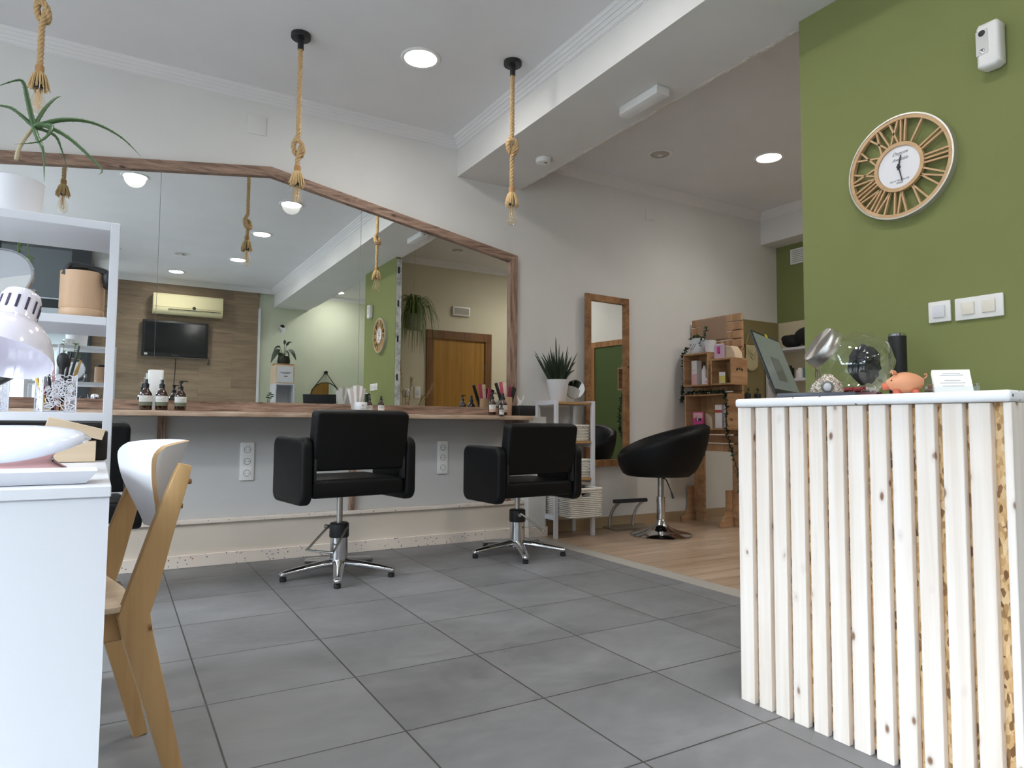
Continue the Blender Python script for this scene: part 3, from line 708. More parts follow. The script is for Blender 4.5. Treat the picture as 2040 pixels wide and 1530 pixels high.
cl = {'b': 'black', 'p': 'pink', 'c': 'cream', 'r': 'burgundy'}
for i, (k, dx, dy, ta, L) in enumerate((('b', -.022, -.004, -.34, .235), ('p', -.010, .006, -.18, .235), ('c', .002, .01, -.05, .23), ('r', .008, -.010, .10, .20), ('p', .014, .012, .16, .205), ('b', .018, -.006, .22, .205), ('b', .022, .006, .30, .20))):
    mb = MB(); mb.box(-.011, .011, -.004, .004, .0, L*.45, .003, 2); mb.box(-.013, .013, -.0045, .0045, L*.45, L, .004, 2)
    q = mb.build('comb', M_comb[k], None, (2.185+dx*.7, -.10+dy, SZ+.014), (0, ta, 0))
    tag(q, '%s comb %s in the bamboo cup on the counter' % (cl[k], ['leaning far left', 'leaning left', 'upright', 'in front', 'behind', 'leaning right', 'leaning farthest right'][i]), 'comb', 'combs in the bamboo cup')
o = thing('tissue_box', 'black tissue box with a white tissue at the counter end', 'tissue box', (2.29, -.115, SZ), -.05)
mb = MB(); mb.box(-.055, .075, -.10, .095, .0005, .075, .006, 2); mb.build('box_body', M_black, o)
mb = MB(); rows = []
for i in range(9):
    u = i/8; rows.append([(-.022+.045*k/6+.012*math.sin(u*3+k), .006*math.sin(k*2.1+u*4), .0755+u*(.055+.022*math.sin(k*1.3))) for k in range(7)])
mb.grid(rows); mb.build('tissue', M_fab, o, smooth=80, solid=.001)

# ------------------------------------------------------------------ white bamboo rack with plant and baskets
RK = thing('basket_rack', 'white open rack with bamboo shelves beside the counter', 'rack', (2.73, -.065, 0))
hx, hy = .170, .125
for sx in (-1, 1):
    for sy in (-1, 1):
        mb = MB(); mb.box(sx*hx-.015, sx*hx+.015, sy*hy-.012, sy*hy+.012, 0, 1.02, .002, 1); mb.build('leg', M_white, RK)
    for z in (1.008, .69, .42, .155): MB().box(sx*hx-.012, sx*hx+.012, -hy+.0125, hy-.0125, z-.022, z+.012, .002, 1).build('side_rail', M_white, RK)
for z in (1.0, .705, .425, .15):
    mb = MB()
    for k in range(4):
        y = -hy-.008+k*(2*hy+.016)/4; mb.box(-hx+.0155, hx-.0155, y+.002, y+(2*hy+.016)/4-.002, z-.008, z+.010, .002, 1)
    mb.build('shelf_board', M_shelfbam, RK)
def basket(name, label, loc, sx, sy, h, rows=14, handle=True):
    r = thing(name, label, 'basket', loc, 0, 'white wicker baskets on the rack')
    def peri(o, z):  # points around rectangle
        pts = []; nx = max(int(sx/.016), 6); ny = max(int(sy/.016), 6)
        for k in range(nx): pts.append((-sx/2+sx*k/nx, -sy/2, 0, -1))
        for k in range(ny): pts.append((sx/2, -sy/2+sy*k/ny, 1, 0))
        for k in range(nx): pts.append((sx/2-sx*k/nx, sy/2, 0, 1))
        for k in range(ny): pts.append((-sx/2, sy/2-sy*k/ny, -1, 0))
        return pts
    mb = MB(); dz = h/rows
    for j in range(rows):
        P = peri(0, 0); z = dz*(j+.5)
        hole = handle and h*.74 < z < h*.90
        ring = [Vector((p[0]+p[2]*.0042*(1 if (i+j) % 2 else -1), p[1]+p[3]*.0042*(1 if (i+j) % 2 else -1), z)) for i, p in enumerate(P)]
        if hole:
            # leave out the handle slot in the front side
            idx = [i for i, p in enumerate(P) if p[3] == -1 and abs(p[0]) < .038]
            ring = [ring[(idx[-1]+1+i) % len(ring)] for i in range(len(ring)-len(idx))]
            mb.tube(ring, dz*.46, 5)
        else: mb.tube(ring, dz*.46, 5, closed=True)
    mb.tube([(p[0], p[1], h) for p in peri(0, 0)], dz*.75, 6, closed=True)
    mb.build('wicker_wall', M_wick, r, smooth=80)
    mb = MB(); mb.box(-sx/2, sx/2, -sy/2, sy/2, .002, .010); mb.build('bottom', M_wick, r)
    return r
basket('basket', 'small white wicker basket on the upper shelf of the rack', (2.745, -.065, .7155), .28, .20, .115, 10, False)
basket('basket', 'white wicker basket on the middle shelf of the rack, brush sticking out', (2.745, -.07, .4355), .29, .21, .135, 11, False)
basket('basket', 'large white wicker basket with handle slot at the bottom of the rack', (2.73, -.150, .161), .286, .36, .205, 15, True)
mb = MB(); mb.tube(spline([(0, 0, 0), (.005, 0, .10), (.012, 0, .17), (.02, 0, .205)], 4), [.012, .012, .012, .012, .012, .012, .014, .015, .016, .016, .015, .012, .006], 10)
tag(mb.build('hair_brush', M_black, None, (2.78, -.10, .447), (.0, .1, 0)), 'black brush handle sticking out of the middle basket', 'brush')
mb = MB(); mb.sphere((0, 0, 0), .09, (1.3, 1.1, .55), 16, 10)
o = mb.build('black_cloth', mat('black_cloth', (.012, .012, .012, 1), .9), None, (2.70, -.20, .345)); tag(o, 'black cloth heaped in the large bottom basket', 'cloth')
# snake plant
PL = thing('snake_plant', 'cylindrical snake plant in a white pot on top of the rack', 'plant', (2.655, -.07, 1.0105))
mb = MB(); mb.lathe([(0, .0005), (.058, .0005), (.062, .006), (.086, .165), (.088, .172), (.082, .172), (.078, .150), (0, .150)], 36); mb.build('pot', M_pot, PL)
mb = MB(); mb.lathe([(0, .1515), (.077, .1515)], 24); mb.build('soil', M_soil, PL)
mb = MB()
for i in range(46):
    a = random.uniform(0, 2*PI); rr_ = .055*math.sqrt(random.random()); b = Vector((rr_*math.cos(a), rr_*math.sin(a), .15))
    L = random.uniform(.16, .30); sp = random.uniform(.15, .75); d = Vector((math.cos(a)*sp*rr_/.055, math.sin(a)*sp*rr_/.055, 1)).normalized()
    pts = [b+d*L*u for u in (0, .3, .6, .85, 1)]; w = random.uniform(.006, .0085)
    mb.tube(pts, [w, w, w*.85, w*.5, .0008], 7)
for tip in ((-.155, -.02, .365), (-.135, .03, .35), (-.165, -.03, .26), (-.02, 0, .50), (.12, -.02, .36), (.165, -.01, .32), (.11, .03, .30), (.14, -.03, .25), (.06, .02, .39), (-.05, 0, .33), (.02, 0, .35)):
    b = Vector((tip[0]*.25, tip[1]*.5, .15)); e = Vector(tip)
    mb.tube([b.lerp(e, u)+Vector((0, 0, .02*math.sin(u*PI))) for u in (0, .3, .6, .85, 1)], [.008, .008, .007, .004, .0008], 7)
mb.build('leaves', M_leafd, PL, smooth=80)
TM = thing('table_mirror', 'small round table mirror behind the snake plant pot', 'mirror', (2.835, -.05, 1.0105), math.radians(-52))
mb = MB(); mb.lathe([(0, .0005), (.035, .0005), (.035, .005), (.006, .009), (.005, .03), (0, .03)], 20); mb.build('stand', M_steel, TM)
Mr = Matrix.Translation((0, 0, .105)) @ Matrix.Rotation(math.radians(78), 4, 'X')
MB().lathe([(.072, -.005), (.078, -.005), (.079, .0), (.078, .005), (.072, .005)], 36, Mr).build('rim', M_steel, TM)
MB().lathe([(0, -.003), (.0715, -.003), (.0715, .003), (0, .003)], 36, Mr).build('mirror_pane', M_mirror, TM)

# tall framed mirror
T = thing('tall_mirror', 'tall narrow mirror in an oak frame on the white wall', 'mirror', (3.235, WY-.0170, .50), WALLF(math.radians(3.7)))
w, h = .24, 1.41; fw = .055
for nm, a in (('frame_board', (-w, -w+fw, 0, h)), ('frame_board', (w-fw, w, 0, h)), ('frame_board', (-w+fw+.0005, w-fw-.0005, 0, fw)), ('frame_board', (-w+fw+.0005, w-fw-.0005, h-fw, h))):
    mb = MB(); mb.box(a[0], a[1], a[2], a[3], .0005, .026, .002, 1); o = mb.build(nm, M_tallw, T)
o = MB().box(-w+fw+.0005, w-fw-.0005, fw+.0005, h-fw-.0005, .002, .009).build('mirror_pane', M_mirror, T, smooth=0)
# footrest
F_ = thing('footrest', 'low chrome footrest bar standing below the oak mirror', 'footrest', (3.39, -.02, 0), math.radians(-6))
mb = MB(); mb.box(-.20, .20, -.12, .10, .0005, .014, .002, 1); mb.build('base_plate', M_steel, F_)
for x in (-.115, .115):
    mb = MB(); mb.tube(spline([(x-.03, .05, .012), (x-.028, .045, .08), (x-.008, .02, .16), (x+.03, -.02, .215)], 6), .012, 10); mb.build('upright', M_steel, F_)
mb = MB(); mb.cyl((-.155, -.03, .222), (.165, -.03, .222), .0165, n=16); mb.build('foot_bar', M_darkmetal, F_)
# tub chair
TB = thing('tub_chair', 'black tub swivel chair on a round chrome base', 'chair', (3.37, -.43, 0), math.radians(-30))   # local +X = back
mb = MB(); mb.lathe([(0, .0005), (.232, .0005), (.236, .006), (.225, .014), (.14, .034), (.075, .058), (.05, .085), (.040, .11), (.033, .12), (0, .12)], 44); mb.build('base_disc', M_chrome, TB)
mb = MB(); mb.cyl((0, 0, .12), (0, 0, .285), .032, n=22); mb.cyl((0, 0, .285), (0, 0, .292), .036, n=22); mb.build('column', M_chrome, TB)
mb = MB(); mb.cyl((0, 0, .292), (0, 0, .44), .0235, n=20); mb.cyl((0, 0, .435), (0, 0, .452), .035, n=16); mb.build('piston', M_steel, TB)
mb = MB(); mb.tube(spline([(.01, -.03, .435), (.03, -.06, .42), (.055, -.10, .34), (.062, -.11, .315)], 5), .0045, 8); mb.cyl((.058, -.104, .33), (.068, -.116, .29), .008, n=10); mb.build('height_lever', M_black, TB)
rows_o = []; NTh = 56
def rim(a):   # a=0 back
    return .595+.24*(.5+.5*math.cos(a))**.75
outer_r = []
for i in range(11):
    u = i/10; row = []
    for k in range(NTh):
        a = 2*PI*k/NTh; zt = rim(a); z = .452+(zt-.452)*u
        rb = .225+.04*(.5-.5*math.cos(a)); flare = .34+.02*math.cos(a)
        ru = rb+(flare-rb)*(math.sin(u*PI/2)**.8 if True else u)
        if u == 0: ru -= .015
        row.append(Vector((ru*math.cos(a)*1.03, ru*math.sin(a)*.98, z)))
    rows_o.append(row)
rows_i = []
for i in range(7):
    u = 1-i/6; row = []
    for k in range(NTh):
        a = 2*PI*k/NTh; zt = rim(a); z = .52+(zt-.52)*u; rr_ = (.215+.075*u)
        row.append(Vector((rr_*math.cos(a)*1.03, rr_*math.sin(a)*.98, z)))
    rows_i.append(row)
crest = [[Vector((((rows_o[-1][k].x+rows_i[0][k].x)/2)+0, (rows_o[-1][k].y+rows_i[0][k].y)/2, rim(2*PI*k/NTh)+.018)) for k in range(NTh)]]
mb = MB(); mb.grid(rows_o+crest+rows_i, closed_u=True); mb.bm.faces.new([mb.bm.verts.new(p) for p in rows_o[0]][::-1])
mb.build('shell', M_leather, TB, smooth=70)
mb = MB(); mb.lathe([(0, .50), (.20, .50), (.222, .515), (.225, .54), (.20, .565), (0, .575)], 36); mb.build('seat_cushion', M_leather, TB)

# ------------------------------------------------------------------ pallet display stand (stands in the plane X = 4.2, faces -X)
DS = thing('display_stand', 'pallet wood display stand with crates against the white wall', 'display stand', (4.22, -.19, 0), WALLF(-PI/2))
# local x -> world -Y, y -> up, z -> -X ; left end x=-.30 (Y=.11... kept off the wall) right end x=.31
lx0, lx1 = -.245, .31
zs = 1.70
for k in range(16):
    y = .62+k*.0735
    if y > 1.75: break
    mb = MB(); mb.box(lx0+random.uniform(-.004, .004), lx1+random.uniform(-.004, .004), y, y+.0635, -.0105, .0105, .002, 1)
    o = mb.build('slat', M_pallet, DS, smooth=0)
mb_ = None
for x in (-.235, .20):
    mb = MB(); mb.box(x, x+.10, .0, 1.72, -.035, -.0112, .002, 1); mb.build('upright', M_palletZ, DS, smooth=0)
    mb = MB(); mb.box(x, x+.10, .075, .615, -.0105, .0085, .002, 1); mb.build('leg_board', M_palletZ, DS, smooth=0)
    mb = MB(); mb.prism([(-.035, .0), (.16, .0), (.16, .045), (.12, .05), (.09, .09), (.075, .13), (.075, .30), (-.035, .30)], -.009, .009, Matrix.Translation((x-.010 if x < 0 else x-.010, 0, 0)) @ Matrix.Rotation(-PI/2, 4, 'Y')); mb.build('foot', M_palletZ, DS, smooth=0)
mb = MB(); mb.box(-.14, .165, 1.585, 1.775, .0112, .022, .001, 1); label_part(mb.build('blank_board', mat('plain_ply_board', S(160, 132, 110), .7), DS, smooth=0), 'plain pinkish plywood board')
def crate(x0, x1, y0, y1, d, side_holes=False):
    root = None
    th = .014; z0 = .0112; z1 = z0+d
    mb = MB(); mb.box(x0+th, x1-th, y0+th, y1-th, z0, z0+.008); root = mb.build('crate', M_crate, DS, smooth=0)
    for a in ((x0, x1, y0, y0+th), (x0, x1, y1-th, y1)):
        MB().box(a[0], a[1], a[2], a[3], z0, z1, .001, 1).build('crate_board', M_crate, root, smooth=0)
    for a in ((x0, x0+th, y0+th, y1-th), (x1-th, x1, y0+th, y1-th)):
        MB().box(a[0], a[1], a[2], a[3], z0, z1, .001, 1).build('crate_board', M_palletZ, root, smooth=0)
    if side_holes:
        mb = MB()
        for q in range(5):
            an = PI*(.1+.2*q); mb.sphere((x1+.0003, (y0+y1)/2+.012*math.sin(an)+.008, z0+d*.5+.035*math.cos(an)), .010, (.06, 1.2, .7), 10, 6)
        mb.build('flower_cutout', M_black, root)
CA = (-.165, .125, 1.175, 1.46); CB = (.150, .372, 1.175, 1.395); CC = (-.150, .318, .805, 1.105)
crate(*CA, .19); crate(*CB, .19, True); crate(*CC, .19)
def ds(x, y, z):    # stand-local to world
    return (4.22-z, -.19-x, y)
R_ds = WALLF(-PI/2)
def prod_box(x, y, z, w, h, d, m, label, strips=(), name='product_box', group='product boxes on the display stand', rot=0.0):
    r = thing(name, label, 'product', ds(x, y+.0006, z), (PI/2, 0, -PI/2+rot), group)
    MB().box(-w/2, w/2, 0, h, -d/2, d/2, .0008, 1).build('carton', m, r, smooth=0)
    for (a0, a1, b0, b1, mm) in strips:
        MB().box(-w/2+w*a0, -w/2+w*a1, h*b0, h*b1, d/2+.0002, d/2+.0008).build('print_band', mm, r, smooth=0)
    return r
P_w = mat('carton_white', S(232, 226, 226), .5); P_pink = mat('carton_pink', S(226, 178, 184), .5); P_mag = mat('carton_magenta', S(206, 70, 140), .45); P_red = mat('carton_red', S(196, 78, 70), .5); P_yel = mat('carton_yellow', S(222, 204, 110), .5); P_sil = mat('carton_silver', S(190, 184, 190), .3, .4); P_lil = mat('card_lilac', S(206, 178, 200), .3); P_blk = M_black; P_grey = mat('carton_grey', S(126, 124, 118), .6)
yA = CA[2]+.014; yC = CC[2]+.014
prod_box(-.095, yA, .11, .062, .215, .06, P_w, 'tall white and pink product carton in the upper left crate', [(0, 1, 0, .45, P_pink), (.1, .9, .6, .62, P_pink)])
r = thing('spray_bottle', 'white spray bottle in the upper left crate', 'bottle', ds(.005, yA+.0006, .12)); MB().lathe([(0, 0), (.022, 0), (.024, .004), (.024, .125), (.010, .150), (.009, .165), (0, .165)], 20).build('bottle_body', P_w, r); MB().lathe([(0, .165), (.008, .165), (.005, .185), (.002, .20), (0, .20)], 12).build('nozzle', M_black, r)
prod_box(.068, yA, .13, .058, .056, .05, P_w, 'small square white and pink jar carton in the upper left crate', [(.15, .85, .15, .6, P_pink)])
yB = CB[2]+.014
prod_box(.215, yB, .12, .052, .095, .07, P_yel, 'yellow and white ribbed carton in the upper right crate', [(0, 1, .68, 1, P_w), (0, 1, 0, .08, P_w)], rot=.45)
prod_box(.322, yB, .12, .028, .150, .028, P_w, 'slim white tube carton in the upper right crate', [(.3, .6, .3, .7, P_grey)])
o = prod_box(-.035, yC, .155, .125, .135, .012, P_mag, 'magenta promotional card in the lower crate', [(.08, .92, .62, .95, P_pink), (.32, .38, .42, .74, M_black), (.40, .52, .46, .60, P_w), (.55, .78, .44, .60, M_black)], name='promo_card')
prod_box(.160, yC, .10, .075, .195, .045, P_w, 'white carton with a red band in the lower crate', [(0, 1, .66, .78, P_red)])
prod_box(.250, yC, .10, .065, .20, .045, P_sil, 'silver white carton at the right of the lower crate', [(.35, .75, .0, .4, P_grey), (.2, .4, .5, .9, P_w)])
r = thing('wood_slice', 'pale wood chunk lying behind the magenta card', 'wood block', ds(-.03, yC+.0006, .085)); MB().prism([(-.10, 0), (.12, 0), (.115, .09), (.06, .125), (-.06, .12), (-.098, .07)], -.035, .035, Matrix.Rotation(PI/2, 4, 'X') @ Matrix.Identity(4)).build('block', M_birchply, r); r.rotation_euler = (0, 0, -PI/2)
r = thing('wood_chunk', 'pale wood chunk with bark edge on top of the right crate', 'wood block', ds(.245, CB[3]+.0006, .105), (0, 0, -PI/2)); MB().prism([(-.10, 0), (.125, 0), (.115, .05), (.075, .10), (-.05, .115), (-.095, .085)], -.045, .045, Matrix.Rotation(PI/2, 4, 'X'), .004, 1).build('block', M_birchply, r)
o = prod_box(.215, CB[3], .165, .105, .125, .008, P_lil, 'lilac promotional card leaning on the wood chunk', [(.30, .62, .35, .82, P_mag), (.48, .56, .33, .45, M_black), (.0, 1, .93, 1, P_w), (.3, .7, .12, .18, P_pink)], name='promo_card')
tagp = MB().box(-.004, .004, 0, .11, -.002, .002).build('wooden_stick', M_birchply, None, ds(.105, 1.461, .055), (PI/2, .0, -PI/2)); tagp.rotation_euler = (PI/2, math.radians(25), -PI/2); tag(tagp, 'thin wooden stick standing beside the white pots', 'stick')
# pots with plants on the left crate
def vine(mb, path, nleaf, ls, rnd=.02, stem=.0016, mstem=0, mleaf=0):
    P = spline(path, 8); mb.mi = mstem; mb.tube(P, stem, 5); mb.mi = mleaf
    for i in range(nleaf):
        p = P[int(random.random()*(len(P)-1))]; d = Vector((random.uniform(-1, 1), random.uniform(-1, 1), random.uniform(-.8, .6))).normalized()
        L = ls*random.uniform(.7, 1.3)
        mb.leaf([p, p+d*L*.35, p+d*L*.7, p+d*L], [.001, L*.30, L*.26, .0005], Vector((random.uniform(-.5, .5), random.uniform(-.5, .5), 1)))
    mb.mi = 0
pz = CA[3]
pA = thing('white_planter', 'wide white planter with lettering on the upper left crate', 'planter', ds(-.075, pz+.0008, .105), (0, 0, -PI/2))
mb = MB(); mb.lathe([(0, 0), (.056, 0), (.068, .02), (.072, .06), (.072, .135), (.068, .135), (.066, .11), (0, .11)], 32); mb.build('pot', M_pot, pA)
mb = MB()
for i, (x, z) in enumerate([(-.05, .065), (-.035, .085), (-.02, .08), (-.005, .06), (.012, .08), (.02, .062), (.03, .08), (.005, .045), (-.012, .042)]):
    a = math.asin(max(-1, min(1, x/.0725))); mb.tube([(.0732*math.sin(a)-.006, -.0732*math.cos(a), z-.008), (.0732*math.sin(a), -.0738*math.cos(a), z), (.0732*math.sin(a)+.007, -.0732*math.cos(a), z+.006)], .0022, 5)
label_part(mb.build('script_lettering', M_black, pA), 'black handwritten lettering')
mb = MB(); mb.lathe([(0, .112), (.065, .112)], 20); mb.build('soil', M_soil, pA)
pB = thing('jade_plant', 'trailing jade plant in a small white pot on the upper left crate', 'plant', ds(.070, pz+.0008, .115), (0, 0, -PI/2))
mb = MB(); mb.lathe([(0, 0), (.038, 0), (.054, .10), (.056, .105), (.051, .105), (.048, .085), (0, .085)], 28); mb.build('pot', M_pot, pB)
mb = MB()
vine(mb, [(0, 0, .085), (-.03, -.03, .14), (-.02, -.03, .20), (-.045, -.02, .235)], 30, .030)
vine(mb, [(0, 0, .085), (-.06, -.04, .14), (-.12, -.05, .15), (-.16, -.06, .12)], 34, .030)
vine(mb, [(0, 0, .085), (-.05, -.05, .11), (-.06, -.07, .06)], 16, .03)
mb.build('foliage', M_leaf, pB, smooth=0)
# string garland draped over the stand
mb = MB()
gp = [ds(x, y, z) for x, y, z in ((-.19, 1.53, .12), (-.20, 1.45, .17), (-.20, 1.30, .15), (-.215, 1.15, .16), (-.21, 1.05, .17), (-.13, 1.115, .19), (.0, 1.125, .205), (.12, 1.12, .205), (.25, 1.12, .205), (.305, 1.11, .212), (.33, .98, .216), (.33, .82, .216), (.325, .64, .16), (.32, .44, .07), (.318, .28, .055))]
vine(mb, gp, 620, .026, stem=.0024)
tag(mb.build('leaf_garland', M_leafd, None, smooth=0), 'dark green leaf garland draped around the display crates', 'garland')

# ------------------------------------------------------------------ corner beyond the stand: macrame, hangers, niche shelf
MC = thing('macrame_hanging', 'small cream macrame wall hanging on the olive panel', 'wall hanging', (5.005, WY-.0125, 1.62))
M_cot = mat('cotton_cord', S(206, 196, 158), .95)
mb = MB(); mb.tube([(-.105, -.012, 0), (.105, -.012, 0)], .005, 8); mb.build('dowel', M_tallw, MC)
mb = MB(); mb.tube([(-.08, -.012, .004), (-.005, -.004, .155), (.075, -.012, .004)], .0022, 5); mb.build('hanging_cord', M_cot, MC)
mb = MB()
for i in range(30):
    x = -.08+.16*i/29; L = .20+.05*math.cos((i-14.5)/14.5*1.5)
    mb.tube([(x, -.014, 0), (x+random.uniform(-.004, .004), -.018, -.08), (x*1.04, -.012, -.16), (x*1.05+random.uniform(-.006, .006), -.012, -L)], .0032, 5)
for q in (.06, .10): mb.tube(spline([(-.075, -.02, -.02), (-.04, -.022, -.02-q*.6), (0, -.024, -.03-q), (.04, -.022, -.02-q*.6), (.075, -.02, -.02)], 6), .005, 6)
mb.build('knotted_cords', M_cot, MC, smooth=80)
for x, lb in ((4.923, 'dark bottle holder left of two on the olive panel'), (5.065, 'dark bottle holder right of two on the olive panel')):
    r = thing('bottle_holder', lb, 'holder', (x, WY-.0125, 1.05), 0, 'bottle holders on the olive panel')
    MB().box(-.022, .022, -.05, -.0005, 0, .10, .004, 1).build('cup', M_darkmetal, r); mb = MB(); vine(mb, [(0, -.025, .10), (.005, -.03, .13), (-.004, -.03, .155)], 10, .02); mb.build('sprig', M_leafd, r, smooth=0)
NS = thing('niche_shelf', 'white open shelf unit in the niche beyond the green wall', 'shelf', (5.30, -.40, 0))
for y in (-.44, .44): MB().box(-.10, .11, y-.010, y+.010, 0, 1.62).build('side_panel', M_white, NS, smooth=0)
for z in (1.56, 1.265, .9, .5): MB().box(-.10, .11, -.4295, .4295, z, z+.022).build('shelf_board', M_white, NS, smooth=0)
mb = MB(); mb.sphere((0, .10, 0), .085, (.9, 1.2, .75), 18, 10); mb.sphere((.0, -.06, .035), .10, (.8, 1.3, .85), 18, 10); mb.sphere((.0, .16, .03), .05, (.9, 1.1, .7), 14, 8)
o = mb.build('towel_pile', MATS['black_cloth'], None, (5.285, -.29, 1.650)); tag(o, 'rolled black towels heaped on top of the niche shelf', 'towels')
for i, (y, hh, cc, lb) in enumerate(((-.17, .13, M_black, 'black bottle at the left on the upper niche shelf'), (-.28, .10, P_w, 'short white tub on the upper niche shelf'), (-.36, .11, mat('teal_tub', S(70, 130, 130), .4), 'teal tub on the upper niche shelf'))):
    o = MB().lathe([(0, .0005), (.036, .0005), (.038, .004), (.038, hh*.8), (.02, hh*.86), (.02, hh), (0, hh)], 20).build('bottle', cc, None, (5.27, y, 1.2872)); tag(o, lb, 'bottle', 'bottles on the niche shelf')
V_ = thing('vent_grille', 'square white vent grille on the dark green niche wall', 'vent', (5.42, -.20, 2.50), WALLF(-PI/2))
MB().box(-.11, .11, -.075, .075, .0006, .012, .002, 1).build('frame', M_whitep, V_); mb = MB()
for k in range(7): mb.box(-.09, .09, -.058+k*.018, -.05+k*.018, .0122, .015)
mb.build('louvre', M_grille, V_, smooth=0)

# ------------------------------------------------------------------ beam and green wall fittings
E_ = thing('emergency_light', 'long white emergency light under the beam', 'emergency light', (2.21, -1.545, BZ), math.radians(90))
mb = MB(); mb.prism([(-.165, -.045), (.145, -.045), (.165, -.028), (.165, .028), (.145, .045), (-.165, .045)], -.052, -.0006, None, .008, 2); mb.build('housing', M_whitep, E_)
MB().cyl((.1655, .0, -.03), (.168, .0, -.03), .006, n=10).build('indicator', M_black, E_)
D_ = thing('smoke_detector', 'round white smoke detector under the beam', 'smoke detector', (2.215, -.532, BZ))
MB().lathe([(0, -.0006), (.055, -.0006), (.055, -.018), (.050, -.030), (.030, -.036), (0, -.037)], 36).build('housing', M_whitep, D_)
MB().box(-.012, .012, -.034, -.020, -.0375, -.0355).build('test_button', MATS['socket_grey'], D_)
K = thing('wall_clock', 'round wooden skeleton wall clock with roman numerals on green wall', 'clock', (GX, -2.895, 1.842), WALLF(-PI/2))
CKM = wood('clock_wood', S(204, 170, 130), S(184, 148, 106), 'X', 30, 12, .5, rnd=0)
RO = .196
MB().lathe([(RO-.013, .012), (RO, .012), (RO, .030), (RO-.013, .030), (RO-.013, .012)], 72).build('outer_ring', CKM, K)
MB().lathe([(RO+.0004, .0006), (RO+.006, .0006), (RO+.006, .032), (RO+.0004, .032), (RO+.0004, .0006)], 72).build('metal_rim', mat('pale_metal_rim', S(206, 204, 196), .3, .6), K)
MB().lathe([(.082, .014), (.096, .014), (.096, .030), (.082, .030), (.082, .014)], 60).build('inner_ring', CKM, K)
MB().lathe([(0, .012), (.0815, .012), (.0815, .024), (0, .024)], 60).build('dial', mat('dial_white', S(226, 226, 230), .5), K)
r0, r1 = .0955, RO-.0125; wbar = .0064
numer = ['XII', 'I', 'II', 'III', 'IIII', 'V', 'VI', 'VII', 'VIII', 'IX', 'X', 'XI']
numer[4] = 'IV'
for i, nm in enumerate(numer):
    ang = -2*PI*i/12; Rm = Matrix.Rotation(ang, 4, 'Z'); mb = MB(); wd = {'I': .014, 'V': .034, 'X': .034}
    tot = sum(wd[c] for c in nm); x = -tot/2
    def seg(xa, ra, xb, rb):
        d = Vector((xb-xa, rb-ra, 0)); n_ = Vector((-d.y, d.x, 0)).normalized()*wbar/2
        pts = [Vector((xa, ra, 0))-n_, Vector((xb, rb, 0))-n_, Vector((xb, rb, 0))+n_, Vector((xa, ra, 0))+n_]
        mb.prism([(p.x, p.y) for p in pts], .016, .027, Rm)
    for c in nm:
        w_ = wd[c]; a, b = x+.003, x+w_-.003
        if c == 'I': seg((a+b)/2, r0, (a+b)/2*1.25, r1)
        if c == 'V': seg(a*1.2, r1, (a+b)/2, r0); seg((a+b)/2, r0, b*1.2, r1)
        if c == 'X': seg(a, r0, b*1.2, r1); seg(b, r0, a*1.2, r1)
        x += w_
    mb.build('numeral', CKM, K, smooth=0)
def hand(nm, L, w0, ang):
    mb = MB(); mb.prism([(-w0, -.012), (w0, -.012), (w0*.6, L), (-w0*.6, L)], .027, .0285, Matrix.Rotation(ang, 4, 'Z')); mb.build(nm, M_black, K, smooth=0)
hand('hour_hand', .046, .0032, -math.radians(12)); hand('minute_hand', .060, .0024, -math.radians(168))
MB().cyl((0, 0, .0242), (0, 0, .031), .0065, n=16).build('hub', M_black, K)
M_cink = mat('clock_print', S(120, 120, 126), .8)
text('script_print', 'Depose', .019, M_cink, K, (.004, .054, .0243), shear=.5); text('script_print', 'Available', .017, M_cink, K, (.004, .030, .0243), shear=.5); text('script_print', 'DE LA MAISON DE', .009, M_cink, K, (.0, -.052, .0243), shear=.2); text('script_print', 'PARIS', .010, M_cink, K, (0, -.062, .0243), shear=.3)
def switch(y, z, w, h, n, label):
    r = thing('light_switch', label, 'light switch', (GX, y, z), WALLF(-PI/2), 'white switches on the green wall')
    MB().box(-w/2, w/2, -h/2, h/2, .0006, .010, .004, 2).build('cover_frame', M_whitep, r)
    for k in range(n):
        x = (k-(n-1)/2)*.066; MB().box(x-.021, x+.021, -.022, .022, .0102, .0155, .002, 2).build('rocker', M_white if n == 1 else mat('ivory_rocker', S(222, 216, 204), .4) if 'ivory_rocker' not in MATS else MATS['ivory_rocker'], r)
switch(-3.018, 1.262, .078, .078, 1, 'single white light switch on green wall, left of the double one')
switch(-3.148, 1.260, .155, .080, 2, 'double white light switch plate on green wall, right of the single one')
A_ = thing('motion_detector', 'white alarm motion detector high on the green wall', 'motion detector', (GX, -3.225, 2.16), WALLF(-PI/2))
mb = MB(); mb.prism([(-.036, -.070), (-.020, -.080), (.020, -.080), (.036, -.070), (.036, .068), (.028, .080), (-.028, .080), (-.036, .068)], .0006, .058, None, .014, 3); mb.build('housing', M_whitep, A_)
MB().box(-.034, .004, -.032, .055, .0582, .0595, .0005, 1).build('faceplate', mat('pale_grey_plastic', S(200, 200, 198), .3), A_); MB().sphere((-.015, .044, .0595), .011, (1, 1, .35), 14, 8).build('lens', M_black, A_)
MB().sphere((-.015, -.020, .0596), .009, (1, 1, .2), 12, 6).build('sensor_eye', M_chrome, A_)

